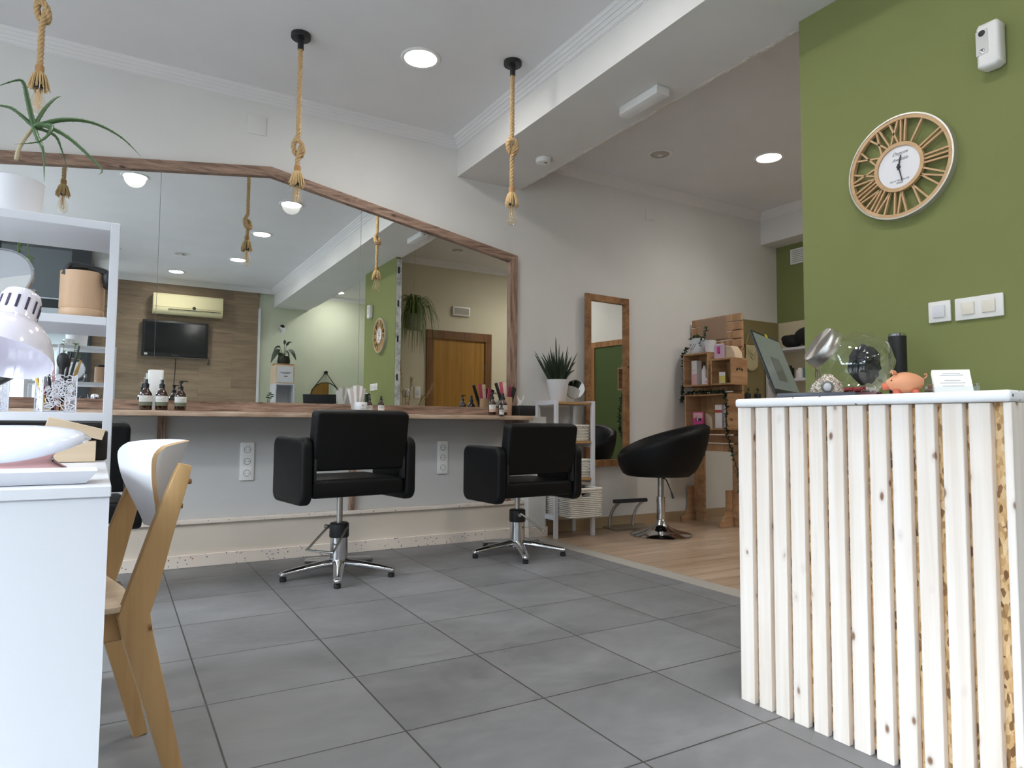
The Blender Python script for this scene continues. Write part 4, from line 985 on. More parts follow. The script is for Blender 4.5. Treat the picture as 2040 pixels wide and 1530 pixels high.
# ------------------------------------------------------------------ reception desk
DK = thing('reception_desk', 'reception desk faced with pale pine slats and a white speckled top', 'desk', (1.425, -2.868, 0))
mb = MB(); mb.box(-.014, .84, -.752, .004, .8955, .9215, .008, 3); mb.build('counter_top', M_terrw, DK)
mb = MB(); mb.box(.0215, .075, -.731, -.004, .012, .8945); mb.build('backing_board', M_osb, DK, smooth=0)
x_ = [0.0]; sl = [(2.864, 2.914), (2.931, 2.976), (2.990, 3.035), (3.051, 3.096), (3.114, 3.156), (3.171, 3.217), (3.231, 3.275), (3.291, 3.335), (3.350, 3.393), (3.409, 3.453), (3.471, 3.516), (3.529, 3.574)]
for a, b in sl:
    mb = MB(); mb.box(0, .021, -(b-2.868), -(a-2.868), .0, .8945, .0015, 1); mb.build('slat', M_pine, DK, smooth=0)
mb = MB(); mb.box(0, .075, -.748, -.7315, 0, .8945, .0015, 1); mb.build('corner_post', M_pine, DK, smooth=0)
for yy in (-.70, -.06):
    MB().box(.76, .82, yy, yy+.05, 0, .8945, .002, 1).build('rear_leg', M_pine, DK, smooth=0)
DZ = .9222
# laptop
LP = thing('laptop', 'dark laptop open on the reception desk', 'laptop', (1.660, -2.886, DZ), math.radians(24))
mb = MB(); mb.box(-.175, .175, -.215, .005, .001, .017, .003, 2); mb.build('base', mat('laptop_grey', S(70, 74, 84), .4, .3), LP)
MB().box(-.155, .155, -.11, -.02, .0172, .0180).build('keyboard', M_black, LP, smooth=0)
Ml = Matrix.Translation((0, .006, .016)) @ Matrix.Rotation(math.radians(-20), 4, 'X')
lid = MB().box(-.175, .175, 0, .007, 0, .222, .003, 2, Ml).build('lid', M_black, LP)
M_scr = mat('lcd_screen', S(44, 48, 47), .3, emit=S(100, 106, 104), estr=.45); t = NT(M_scr)
MB().box(-.165, .165, -.0009, -.0002, .018, .212, 0, 1, Ml).build('screen', M_scr, lid, smooth=0)
MB().box(-.06, .05, -.0016, -.0010, .05, .135, 0, 1, Ml).build('screen_content', mat('screen_dim_panel', S(40, 41, 40), .3, emit=S(84, 86, 82), estr=.3), lid, smooth=0)
MB().box(-.012, .012, -.0018, -.0009, .211, .2225, 0, 1, Ml).build('yellow_sticker', mat('yellow_sticker', S(226, 208, 60), .6), lid, smooth=0)
# cookie jar on its side with steel lid
ax = Vector((-.72, .42, .55)).normalized()
JR = thing('sweet_jar', 'tilted glass sweet jar with a brushed steel lid on the desk', 'jar', (1.98, -2.905, DZ))
Q = ax.to_track_quat('Z', 'Y').to_matrix().to_4x4(); Mj = Matrix.Translation((0, 0, .122)) @ Q
prof = [(.0, -.070), (.045, -.072), (.085, -.055), (.108, -.010), (.102, .030), (.080, .062), (.058, .078), (.056, .095)]
pr = [(r_*1.30, z_*1.30) for r_, z_ in prof]
t = bmesh.new()
g = MB(); g.lathe(pr, 44, Mj)
for v_ in g.bm.verts:
    if v_.co.z < .0012: v_.co.z = .0012
g.build('glass_body', thin_glass('jar_glass', (.95, .97, .96, 1), .0, .04, 1.6), JR, smooth=80)
Mk = Mj @ Matrix.Translation((0, 0, .114))
m = mat('brushed_steel_lid', (.74, .72, .70, 1), .3, 1.0); m.node_tree.nodes['Principled BSDF'].inputs['Anisotropic'].default_value = .85
tg = m.node_tree.nodes.new('ShaderNodeTangent'); tg.direction_type = 'RADIAL'; tg.axis = 'Z'; m.node_tree.links.new(tg.outputs[0], m.node_tree.nodes['Principled BSDF'].inputs['Tangent'])
LD = MB(); LD.lathe([(0, 0), (.074, 0), (.0755, .003), (.070, .036), (.067, .041), (0, .0415)], 48); lo = LD.build('lid', m, JR); lo.matrix_local = Mk
M_sw = [mat('sweet_red', S(170, 50, 60), .35), mat('sweet_white', S(230, 222, 220), .35), mat('sweet_plum', S(120, 40, 70), .35)]
for i in range(36):
    lay = i//12; a = 2.4*i; rr_ = .010+.052*math.sqrt((i % 12)/12)
    p = (1.985+rr_*math.cos(a), -2.91+rr_*math.sin(a)*.9, DZ+.013+.0165*lay)
    mb = MB(); mb.cyl((-.013, 0, 0), (.013, 0, 0), .0065, n=10); mb.lathe([(.008, -.010), (.002, 0)], 8, Matrix.Translation((-.013, 0, 0)) @ Matrix.Rotation(PI/2, 4, 'Y')); mb.lathe([(.002, 0), (.008, .010)], 8, Matrix.Translation((.013, 0, 0)) @ Matrix.Rotation(PI/2, 4, 'Y'))
    q = mb.build('wrapped_sweet', M_sw[i % 3], None, p, (random.uniform(-.2, .2), random.uniform(-.15, .15), random.uniform(0, PI))); tag(q, 'small wrapped sweet lying in the bottom of the glass jar', 'sweet', 'wrapped sweets in the jar')
mb = MB(); mb.sphere((0, 0, 0), .058, (1.0, .8, 1.15), 24, 16)
for v_ in mb.bm.verts: v_.co *= 1+.16*math.sin(v_.co.x*150+v_.co.z*60)*math.cos(v_.co.y*120-v_.co.z*90)
tag(mb.build('dark_lump', mat('dark_crumpled', (.02, .022, .025, 1), .18), None, (2.005, -2.925, DZ+.135), smooth=30), 'dark crumpled lump inside the glass jar', 'lump')  # dark rippled ball form set inside the jar
r = thing('black_canister', 'slim black cylinder with silver top behind the glass jar', 'canister', (2.20, -2.933, DZ))
MB().lathe([(0, .0005), (.029, .0005), (.030, .003), (.030, .248), (0, .248)], 28).build('body', M_black, r); MB().lathe([(0, .2482), (.029, .2482), (.029, .256), (.026, .259), (0, .259)], 28).build('silver_cap', M_chrome, r)
r = thing('glitter_pouch', 'sparkly beige glitter pouch with a round white button beside the laptop screen', 'pouch', (1.775, -2.925, DZ+.0185), math.radians(-50))
M_gl = mat('champagne_glitter', S(196, 176, 154), .35, .5); t = NT(M_gl); vo = t.voro(t.coord(), 380); sp = t.new('ShaderNodeSeparateColor'); t.l.new(vo.outputs['Color'], sp.inputs[0]); t.col(t.ramp(sp.outputs[0], [(0, S(110, 92, 76)), (.6, S(196, 176, 154)), (.9, S(250, 244, 236))]))
MB().prism([(-.055, 0), (.062, 0), (.054, .04), (.024, .07), (.0, .072), (-.036, .04)], -.018, .018, Matrix.Rotation(PI/2, 4, 'X'), .006, 2).build('pouch_body', M_gl, r)
MB().sphere((.008, -.020, .028), .013, (1, .35, 1.2), 16, 10).build('button', M_pot, r); MB().lathe([(.014, -.002), (.020, 0), (.014, .002)], 20, Matrix.Translation((.008, -.0205, .028)) @ Matrix.Rotation(PI/2, 4, 'X')).build('button_ring', MATS['socket_grey'], r)
# piggy bank
PGS = .86
PG = thing('piggy_bank', 'small terracotta piggy bank between the glass jar and the cards', 'piggy bank', (1.60, -3.292, DZ), math.radians(122))
M_pig = mat('terracotta', S(214, 150, 112), .5); M_pigd = mat('terracotta_red', S(206, 104, 78), .5)
mb = MB(); rows = []
PG.scale = (PGS,)*3
for i in range(17):
    u = i/16; x = -.050+.105*u
    rr_ = .036*math.sin(PI*min(max(u*.93+.035, 0), 1))**.55*(1 if u < .7 else 1-.15*(u-.7)/.3)
    rows.append([(x, rr_*math.cos(2*PI*k/20), .043+rr_*.95*math.sin(2*PI*k/20)-.006*max(0, u-.6)) for k in range(20)])
mb.grid(rows, closed_u=True); mb.bm.faces.new([mb.bm.verts.new(p) for p in rows[0]]); mb.bm.faces.new([mb.bm.verts.new(p) for p in rows[-1]])
mb.build('body', M_pig, PG, smooth=80)
MB().cyl((.048, 0, .034), (.066, 0, .031), .0125, .0105, 16).build('snout', M_pigd, PG)
for s in (-1, 1):
    MB().leaf([(.028, s*.014, .070), (.033, s*.019, .079), (.038, s*.021, .081), (.042, s*.021, .077)], [.007, .007, .005, .001], Vector((.2, .3, 1))).build('ear', M_pig, PG, solid=.004)
    MB().sphere((.040, s*.021, .050), .0028, (1, 1, 1), 8, 6).build('eye', M_black, PG)
    for x in (-.026, .026): MB().cyl((x, s*.017, .0005), (x, s*.016, .020), .009, .011, 12).build('foot', M_pigd, PG)
MB().tube(spline([(-.050, 0, .055), (-.058, 0, .062), (-.056, .006, .070), (-.052, 0, .068)], 4), .0022, 6).build('tail', M_pig, PG)
# card holder
CD = thing('card_holder', 'clear acrylic card holder at the right end of the desk', 'card holder', (1.645, -3.385, DZ), math.radians(-52))
M_acr = thin_glass('acrylic', (.93, .94, .94, 1), .02, .04, 1.3)
mb = MB(); mb.box(-.052, .052, -.05, .05, .0008, .004); mb.box(-.052, .052, -.054, -.0505, .0008, .022)
mb.box(-.052, .052, 0, .003, .004, .07, 0, 1, Matrix.Translation((0, .012, 0)) @ Matrix.Rotation(math.radians(-32), 4, 'X'))
mb.box(-.052, -.049, -.05, .045, .0042, .03); mb.box(.049, .052, -.05, .045, .0042, .03); mb.build('holder', M_acr, CD)
Mc = Matrix.Translation((0, -.040, .006)) @ Matrix.Rotation(math.radians(-32), 4, 'X')
CDS = thing('card_stack', 'stack of white business cards leaning in the acrylic holder', 'cards', (1.645, -3.385, DZ), math.radians(-52))
MB().box(-.043, .043, .0, .014, 0, .074, 0, 1, Mc).build('card_block', M_fab, CDS, smooth=0)
mb = MB()
for z_, w_ in ((.060, .02), (.055, .026), (.038, .018), (.030, .028), (.020, .024)): mb.box(-w_, w_, -.0008, -.0002, z_, z_+.0016, 0, 1, Mc)
mb.build('card_print', mat('pale_print', S(176, 178, 182), .8), CDS, smooth=0)

# ------------------------------------------------------------------ nail table, rack and things at the left
RT = math.radians(1.2)
NTB = thing('nail_table', 'white nail table with a plain panel end at the left', 'table', (-.266, -3.02, 0), RT)
MB().box(-.62, 0, 0, .90, .712, .730, .0012, 1).build('table_top', M_white, NTB, smooth=0)
MB().box(-.61, -.002, .006, .026, 0, .7115).build('end_panel', M_white, NTB, smooth=0)
MB().box(-.61, -.010, .874, .894, 0, .7115).build('end_panel', M_white, NTB, smooth=0)
MB().box(-.60, -.582, .0262, .8738, .30, .7115).build('back_panel', M_white, NTB, smooth=0)
RX0, RX1, RYF, RYB = -.86, -.272, -2.035, -1.72
WR = thing('white_rack', 'white open shelf rack standing behind the nail table', 'rack', (RX1, RYF, 0))
LV = (1.425, 1.142, .862, .575, .29, .06)
for x in (0, RX0-RX1+.024):
    for y in (0, RYB-RYF-.022):
        MB().box(x-.024, x, y, y+.022, 0, 1.425, .001, 1).build('post', M_white, WR, smooth=0)
for z in LV:
    MB().box(RX0-RX1+.0005, -.0245, .001, RYB-RYF-.001, z-.024, z, .001, 1).build('shelf_board', M_white, WR, smooth=0)
def rk(px, py, Y):   # picture-derived layout helper: real x, z at depth Y
    d = Y+4.327; return (-.266+(px-220)/1554*d, .837+(836-py)/1554*d)
zt = 1.4256
AL = thing('aloe_plant', 'leggy aloe plant in a white pot on top of the white rack', 'plant', (-.548, -1.90, zt))
MB().lathe([(0, .0005), (.066, .0005), (.070, .004), (.077, .112), (.078, .116), (.072, .116), (.070, .095), (0, .095)], 36).build('pot', M_pot, AL)
MB().lathe([(0, .0965), (.069, .0965)], 20).build('soil', M_soil, AL)
def al(px, py, dy=0): x, z = rk(px, py, -1.90); return Vector((x+.548, dy, z-zt))
c0 = al(66, 272)
MB().tube(spline([al(42, 345, -.01), al(44, 325, -.005), al(52, 300, 0), c0], 5), .0055, 8).build('stem', M_stem, AL)
lv = [([(66, 272), (55, 225), (48, 196), (38, 196), (5, 222)], .010, -.04), ([(68, 268), (80, 230), (95, 200), (105, 187)], .008, .05), ([(66, 268), (110, 245), (160, 236), (210, 252), (248, 283)], .010, .04),
      ([(64, 272), (80, 268), (120, 285), (160, 320), (181, 345), (176, 358)], .010, -.07), ([(66, 274), (75, 300), (86, 330), (91, 392)], .010, -.08), ([(66, 272), (92, 268), (96, 285), (80, 315), (45, 334)], .009, -.10),
      ([(66, 268), (35, 245), (15, 240), (-15, 242)], .008, .02), ([(70, 272), (98, 278), (110, 300), (122, 340)], .007, .03), ([(66, 268), (80, 262), (100, 258)], .003, -.02)]
mb = MB()
for pts, w_, dy in lv:
    P = [al(x, y, dy*i/(len(pts)-1)) for i, (x, y) in enumerate(pts)]; P[0] = c0
    Q_ = spline(P, 6); n_ = len(Q_); mb.tube(Q_, [max(w_*(1-(i/(n_-1))**1.6), .0006)*(.75) for i in range(n_)], 7)
    for i in range(2, n_-3, 2):
        for s in (-1, 1): 
            sd = (Q_[i+1]-Q_[i-1]).cross(Vector((0, 1, 0))).normalized()*s*w_*.72*(1-(i/n_)**1.6)
            mb.tube([Q_[i]+sd, Q_[i]+sd*1.35+(Q_[i+1]-Q_[i])*.2], [.0012, .0002], 4)
mb.build('leaves', M_aloe, AL, smooth=80)
# hanging small vine under the top shelf + round mirror + bamboo cup
o = thing('trailing_vine', 'pale green trailing vine hanging from the rack top at the left edge', 'plant', (-.60, -1.80, zt)); mb = MB()
for x0_ in (-.02, .05, .075): vine(mb, [(x0_, 0, .02), (x0_, .085, .01), (x0_, .10, -.05), (x0_+.01, .10, -.10), (x0_-.005, .10, -.13)], 14, .022)
mb.build('foliage', M_leafl, o, smooth=0); 
MB().lathe([(0, .0005), (.03, .0005), (.036, .05), (.033, .05), (0, .04)], 20).build('pot', M_pot, o)
RM = thing('vanity_mirror', 'round chrome-rimmed vanity mirror on the rack shelf', 'mirror', (-.575, -1.93, LV[1]+.0006), math.radians(-14))
Mv = Matrix.Translation((0, 0, .108)) @ Matrix.Rotation(math.radians(68), 4, 'X')
MB().lathe([(.089, -.007), (.094, -.006), (.096, 0), (.094, .006), (.089, .007)], 48, Mv).build('rim', M_chrome, RM)
MB().lathe([(0, -.005), (.0885, -.005), (.0885, .005), (0, .005)], 48, Mv).build('mirror_pane', M_mirror, RM)
mb = MB(); mb.box(.088, .103, -.010, .010, .045, .075, .003, 1); mb.tube([(.095, 0, .06), (.085, .0, .02), (.05, .0, .008), (-.05, 0, .008), (-.085, 0, .02), (-.098, 0, .09)], .004, 8); mb.cyl((0, 0, .0005), (0, 0, .012), .05, n=24); mb.build('stand', M_chrome, RM)
BC = thing('bamboo_jar', 'large bamboo jar with black goggles on the rack shelf', 'jar', (-.362, -1.965, LV[1]+.0006))
tag(BC, 'large bamboo jar on the rack shelf', 'jar')
MB().lathe([(0, 0), (.055, 0), (.0575, .004), (.0575, .022), (.0555, .0245), (.058, .028), (.0575, .135), (.050, .135), (.050, .012), (0, .012)], 36).build('jar_body', M_bamboo, BC)
mb = MB(); mb.tube(spline([(-.045, -.03, .12), (-.03, -.03, .15), (.0, -.03, .15), (.03, -.035, .145), (.062, -.035, .135), (.068, -.04, .11), (.06, -.05, .09)], 5), .009, 8); mb.sphere((-.005, -.02, .146), .03, (1.1, .8, .4), 14, 8); mb.sphere((.066, -.036, .118), .020, (.9, .9, 1.3), 12, 8)
o = mb.build('black_straps', M_black, None, (-.362, -1.965, LV[1]+.0006)); tag(o, 'black straps and brushes hanging over the bamboo jar rim', 'strap')
# lace cups with pens on the third shelf
M_lace = mat('white_lace_metal', S(232, 232, 240), .4)
def lace_cup(x, y, label):
    r = thing('lace_cup', label, 'cup', (x, y, LV[2]+.0006), .3, 'white lace pen cups on the rack')
    mb = MB(); w = .041
    rnd_ = random.Random(int(x*1000))
    for side in range(4):
        R_ = Matrix.Rotation(side*PI/2, 4, 'Z')
        for i in range(64):
            px, pz = rnd_.uniform(-w+.006, w-.006), rnd_.uniform(.006, .100); a = rnd_.choice((.6, -.6, 1.2, -1.2, 0))+rnd_.uniform(-.3, .3); L = rnd_.uniform(.007, .012)
            loop = [R_ @ Vector((px+L*math.cos(q)*math.cos(a)-L*.42*math.sin(q)*math.sin(a), -w, pz+L*math.cos(q)*math.sin(a)+L*.42*math.sin(q)*math.cos(a))) for q in [2*PI*k/9 for k in range(9)]]
            mb.tube(loop, .0013, 4, closed=True)
        mb.tube([R_ @ Vector((-w, -w, 0.001)), R_ @ Vector((-w, -w, .106))], .0018, 5)
        mb.tube([R_ @ Vector((-w, -w, .002)), R_ @ Vector((w, -w, .002))], .0018, 5)
        mb.tube([R_ @ Vector((-w+2*w*k/12, -w, .104+.004*math.sin(k*2.2))) for k in range(13)], .0016, 5)
    mb.build('lace_wall', M_lace, r, smooth=80); MB().box(-w, w, -w, w, .0005, .003).build('bottom', M_lace, r)
lace_cup(-.415, -1.975, 'white lace pen cup on the rack near its right post'); lace_cup(-.575, -1.965, 'white lace pen cup on the rack at the left edge')
pc = [S(214, 176, 50), S(150, 60, 90), S(205, 208, 214), S(40, 40, 44), S(232, 180, 190), S(200, 204, 210), S(205, 150, 130), S(30, 30, 34), S(60, 56, 60), S(170, 130, 60)]
pn = ['yellow', 'purple patterned', 'silver', 'black', 'pink', 'clear grey', 'rose gold', 'dark brown', 'charcoal', 'amber']
for i in range(10):
    dx = -.026+.0058*i; ta = -.42+.085*i; L = .155+.02*((i*7) % 3)
    mb = MB(); mb.cyl((0, 0, 0), (0, 0, L*.75), .0038, n=8); mb.cyl((0, 0, L*.75), (0, 0, L), .0048, .002, 8)
    q = mb.build('pen', mat('pen_'+pn[i].replace(' ', '_'), pc[i], .4), None, (-.415+dx*.6, -1.975+.012*((i % 3)-1), LV[2]+.006), (.08*((i % 3)-1), ta*.8, 0)); tag(q, '%s pen or brush standing in the right-hand lace cup' % pn[i], 'pen', 'pens in the lace cup')
mb = MB(); mb.cyl((0, 0, 0), (0, 0, .09), .006, n=8); mb.sphere((0, 0, .100), .016, (1, .7, 1.5), 14, 8); mb.cyl((0, 0, .075), (0, 0, .09), .007, .012, 10)
tag(mb.build('makeup_brush', M_black, None, (-.405, -1.99, LV[2]+.05), (.1, .05, 0)), 'black fluffy brush head in the right-hand lace cup', 'brush')
# desk lamp
LM = thing('desk_lamp', 'glossy white desk lamp with vented dome over the nail table', 'desk lamp', (-.60, -2.30, .7305))
M_gloss = mat('glossy_white_enamel', S(232, 228, 240), .12, coat=.5)
top = Vector((rk(62, 590, -2.78)[0], -2.76, rk(62, 590, -2.78)[1])); bot = Vector((rk(36, 718, -2.80)[0], -2.815, rk(36, 718, -2.80)[1]))
base = Vector((-.60, -2.30, .7305)); ax = (bot-top).normalized(); Lh = (bot-top).length
Mh = Matrix.Translation(top-base) @ ax.to_track_quat('Z', 'Y').to_matrix().to_4x4()
prof = [(0, .0), (.020, .001), (.030, .008), (.0335, .018), (.0345, .058), (.038, .062), (.052, .070), (.066, .086), (.076, .106), (.0815, .126), (.082, .130), (.0805, .130), (.074, .106), (.064, .088), (.05, .073), (.034, .064), (0, .062)]
k_ = Lh/.128
hd = MB().lathe([(a_, z_*k_) for a_, z_ in prof], 48, Mh).build('lamp_shade', M_gloss, LM, smooth=50)
mb = MB()
for i in range(14):
    a = 2*PI*i/14; mb.box(-.0022, .0022, -.0006, .0006, -.014, .014, .0005, 1, Mh @ Matrix.Rotation(a, 4, 'Z') @ Matrix.Translation((0, .0346, .036*k_)))
mb.build('vent_slot', mat('vent_shadow', S(60, 52, 82), .6), hd)
mb = MB(); sd = top-base+ax*.03
mb.tube(spline([sd+Vector((-.035, .01, .0)), sd+Vector((-.07, .02, .012)), sd+Vector((-.10, .03, .0))], 4), .009, 8)
mb.tube([sd+Vector((-.10, .03, .0)), Vector((-.06, -.28, .20)), Vector((0, 0, .06))], .008, 8)
mb.cyl((0, 0, .001), (0, 0, .06), .02, n=16); mb.build('lamp_arm', M_black, LM)
mb = MB(); b1 = Vector((*rk(60, 745, -2.45)[:1], -2.45, rk(60, 745, -2.45)[1]))-base; b2 = Vector((rk(-20, 800, -2.45)[0], -2.45, rk(-20, 800, -2.45)[1]))-base
mb.tube([b1, b2], .009, 8); label_part(mb.build('lower_arm', M_black, LM), 'black metal arm bar')
# nail dryer
ND = thing('nail_dryer', 'white and pink nail dryer lamp on the nail table', 'nail lamp', (-.474, -2.62, .7305), RT)
M_nd = mat('nail_dryer_white', S(228, 232, 246), .22, coat=.4); M_pk = mat('nail_dryer_pink', S(238, 190, 190), .35)
# top shell: long white cap whose rim bows down in the middle and rises to the pointed right end
def rimz(u): return .024+.044*abs(u)**2
rows = []
for i in range(21):
    u = -1+2*i/20; x = u*.165; w_ = .092*(1-abs(u)**2.6)**.5+.0005; hh = .069*(1-abs(u)**2.2)**.75+.002
    rows.append([Vector((x, -w_*math.cos(PI*k/16), rimz(u)+hh*math.sin(PI*k/16)**.8)) for k in range(17)])
mb = MB(); mb.grid(rows); mb.build('top_shell', M_nd, ND, smooth=80, solid=.004)
# pink body pinched at the waist, open at the right end
rows = []
for i in range(9):
    v_ = i/8; row = []
    for k in range(41):
        a = math.radians(36)+k/40*(2*PI-math.radians(72)); x = .152*math.cos(a); u = x/.165
        zt_ = rimz(u)+.006; z = .006+(zt_-.006)*v_; pin = 1-.20*math.sin(PI*v_)*max(math.cos(a), 0)-.05*math.sin(PI*v_)
        row.append(Vector((x*pin, .080*math.sin(a)*(1-.06*math.sin(PI*v_)), z)))
    rows.append(row)
mb = MB(); mb.grid(rows); mb.build('pink_body', M_pk, ND, smooth=80, solid=.005)
mb = MB(); mb.prism([(.150*math.cos(2*PI*k/40), .086*math.sin(2*PI*k/40)) for k in range(40)], .0006, .006, None, .002, 1); mb.build('base_plate', M_nd, ND)
mb = MB(); mb.prism([(.10*math.cos(2*PI*k/30), .066*math.sin(2*PI*k/30)) for k in range(30)], .0062, .030); mb.build('inner_chamber', mat('chamber_grey', S(190, 188, 190), .5), ND)
MB().sphere((.098, -.022, .022), .005, (1, 1, 1), 10, 6).build('sensor', M_black, ND)
# tray
TR = thing('white_tray', 'long shallow white tray at the front of the nail table', 'tray', (-.44, -2.92, .7305), RT)
def ring_(w, l, z): return [(-l, -w, z), (l, -w, z), (l, w, z), (-l, w, z)]
mb = MB(); mb.grid([ring_(.045, .135, .0006), ring_(.06, .152, .022), ring_(.058, .150, .0225), ring_(.043, .132, .004)], closed_u=True)
for z in (.0006, .004): mb.bm.faces.new([mb.bm.verts.new(p) for p in ring_(.045 if z < .002 else .043, .135 if z < .002 else .132, z)])
mb.build('tray_body', M_white, TR, recalc=True, smooth=20)
WB = thing('wooden_box', 'small pine box with a tilted lid at the back of the table', 'box', (-.358, -2.20, .7311), RT)
MB().box(-.040, .052, -.05, .05, .0005, .054, .001, 1).build('box_body', M_birchply, WB, smooth=0)
MB().box(-.065, .065, -.05, .05, 0, .028, .001, 1, Matrix.Translation((.002, 0, .073)) @ Matrix.Rotation(math.radians(15), 4, 'Y')).build('box_lid', M_birchply, WB, smooth=0)
o = MB().box(-.052, .0, -.02, .02, .0005, .08, .003, 1).build('black_case', M_black, None, (-.240-.04, -2.14, .7311)); tag(o, 'black case standing behind the wooden box on the nail table', 'case')
o = MB().lathe([(0, .0005), (.03, .0005), (.03, .086), (.026, .086), (.026, .004), (0, .004)], 24).build('white_cup', M_pot, None, (-.51, -2.25, .7311)); tag(o, 'white cup behind the nail dryer', 'cup')

# nail chair (faces -X)
CH = thing('dining_chair', 'birch chair with a curved white backrest at the nail table', 'chair', (-.30, -2.44, 0), math.radians(10))
# local: -X forward, +X back ; width along Y
hw = .19
def leg_prof(pts, w, y0_, y1_, parent, nm):
    P = [Vector((p[0], p[1])) for p in pts]; L_, R_ = [], []
    for i, p in enumerate(P):
        d = (P[min(i+1, len(P)-1)]-P[max(i-1, 0)]).normalized(); n_ = Vector((-d.y, d.x)); L_.append(p+n_*w[i]/2); R_.append(p-n_*w[i]/2)
    mb = MB(); mb.prism([(q.x, q.y) for q in L_+R_[::-1]], -y1_, -y0_, Matrix.Rotation(PI/2, 4, 'X'), .004, 2); return mb.build(nm, M_birch, parent)
for s in (-1, 1):
    leg_prof([(.160, 0), (.108, .20), (.065, .36), (.053, .415), (.070, .47), (.105, .60), (.140, .715), (.147, .740)], [.034, .046, .058, .064, .060, .048, .034, .026], s*hw-.013, s*hw+.013, CH, 'rear_leg')
    leg_prof([(-.30, 0), (-.285, .20), (-.268, .405)], [.030, .038, .046], s*hw-.013, s*hw+.013, CH, 'front_leg')
    MB().box(-.27, .05, s*(hw-.0265)-.011, s*(hw-.0265)+.011, .36, .425, .003, 1).build('side_rail', M_birch, CH)
    mb = MB()
    for z_, x_2 in ((.70, .150), (.645, .133), (.385, .088)): mb.cyl((x_2-.004, s*(hw+.0132) if z_ < .5 else s*hw, z_), (x_2+(.012 if z_ > .5 else 0), s*(hw+.0145) if z_ < .5 else s*hw, z_), .006, n=12)
    mb.build('dowel_cap', mat('dowel_brown', S(140, 96, 60), .6) if 'dowel_brown' not in MATS else MATS['dowel_brown'], CH)
mb = MB(); o_ = [(-.32, -.19), (-.32, .19), (.02, .205), (.06, .17), (.068, 0), (.06, -.17), (.02, -.205)]
mb.prism(o_, .427, .440, None, .003, 2); mb.build('seat', M_birchply, CH)
# backrest: shield outline bent on an arc, inside the leg tops
rows = []; NV, NU = 22, 30
def backpt(u, v_):     # u -1..1 across, v 0 bottom..1 top
    v2 = v_
    half = .212*(1-(1-v2)**2.0*.76)*(1-.09*max(0, (v2-.80)/.20)**3)
    y = u*half; R_ = .27; th_ = y/R_
    z = .575+.215*v2-.010*abs(u)**4*max(0, (v2-.7)/.3)
    x = .196+(z-.72)*.30-R_*(1-math.cos(th_))*1.3
    return Vector((x-.018, R_*math.sin(th_)*1.0, z))
for side in (0, 1):
    pass
mb = MB()
F1 = [[backpt(-1+2*j/NU, i/NV) for j in range(NU+1)] for i in range(NV+1)]
off = Vector((-.010, 0, .002))
mb.mi = 0; mb.grid([[p+off for p in r_] for r_ in F1]); mb.grid(F1)
mb.mi = 1
edge = [F1[0][j] for j in range(NU+1)]+[F1[i][NU] for i in range(1, NV+1)]+[F1[NV][j] for j in range(NU-1, -1, -1)]+[F1[i][0] for i in range(NV-1, 0, -1)]
mb.grid([edge, [p+off for p in edge]], closed_u=True)
bmesh.ops.remove_doubles(mb.bm, verts=mb.bm.verts, dist=1e-5)
mb.build('backrest', [M_white, M_plyedge], CH, recalc=True, smooth=45)

# ------------------------------------------------------------------ far side of the room (seen in the mirror)
AC = thing('air_conditioner', 'cream wall air conditioner above the television', 'air conditioner', (.615, -6.55, 2.55), WALLF(PI))
mb = MB(); mb.prism([(.0006, -.14), (.13, -.145), (.175, -.115), (.195, -.04), (.195, .12), (.17, .145), (.0006, .145)], -.465, .465, Matrix.Rotation(-PI/2, 4, 'Y'), .006, 2); mb.build('housing', M_cream, AC)
mb = MB(); mb.box(-.43, .27, -.085, -.077, .190, .2005); mb.build('air_slot', M_black, AC, smooth=0); MB().cyl((-.07, -.045, .19), (-.07, -.045, .198), .024, n=20).build('badge', M_black, AC)
mb = MB(); mb.box(-.464, .464, -.052, -.0495, .19, .1962); mb.build('panel_seam', mat('seam_tan', S(170, 158, 110), .6), AC, smooth=0)
TV = thing('television', 'black flat television on the plank wall', 'television', (.465, -6.55, 2.045), WALLF(PI))
MB().box(-.435, .435, -.265, .265, .03, .085, .008, 2).build('housing', M_black, TV); MB().box(-.395, .395, -.205, .235, .0852, .0865).build('screen', mat('tv_screen', (.006, .008, .008, 1), .12), TV, smooth=0)
MB().box(-.2, .2, -.15, .15, .0006, .0298).build('wall_mount', M_darkmetal, TV); MB().box(-.434, .434, -.269, -.2655, .04, .084).build('chrome_strip', M_chrome, TV, smooth=0)
text('maker_plate', '———', .03, mat('logo_silver', S(170, 170, 172), .4), TV, (.0, -.235, .0866)); MB().box(.36, .40, -.245, -.215, .0867, .0872).build('sticker', MATS['pale_grey_plastic'], TV, smooth=0)
mb = MB(); mb.tube(spline([(.48, -6.53, 1.80), (.475, -6.535, 1.6), (.465, -6.535, 1.35), (.46, -6.535, .9), (.46, -6.535, .4)], 6), .006, 6); tag(mb.build('power_cable', M_black), 'black cable hanging down the plank wall below the television', 'cable')
mb = MB(); mb.tube(spline([(.90, -6.50, 1.80), (.925, -6.52, 1.75), (.905, -6.52, 1.705), (.93, -6.52, 1.70), (.92, -6.52, 1.74)], 6), .005, 6); tag(mb.build('cable_loop', M_black), 'short looped black cable at the television corner', 'cable')
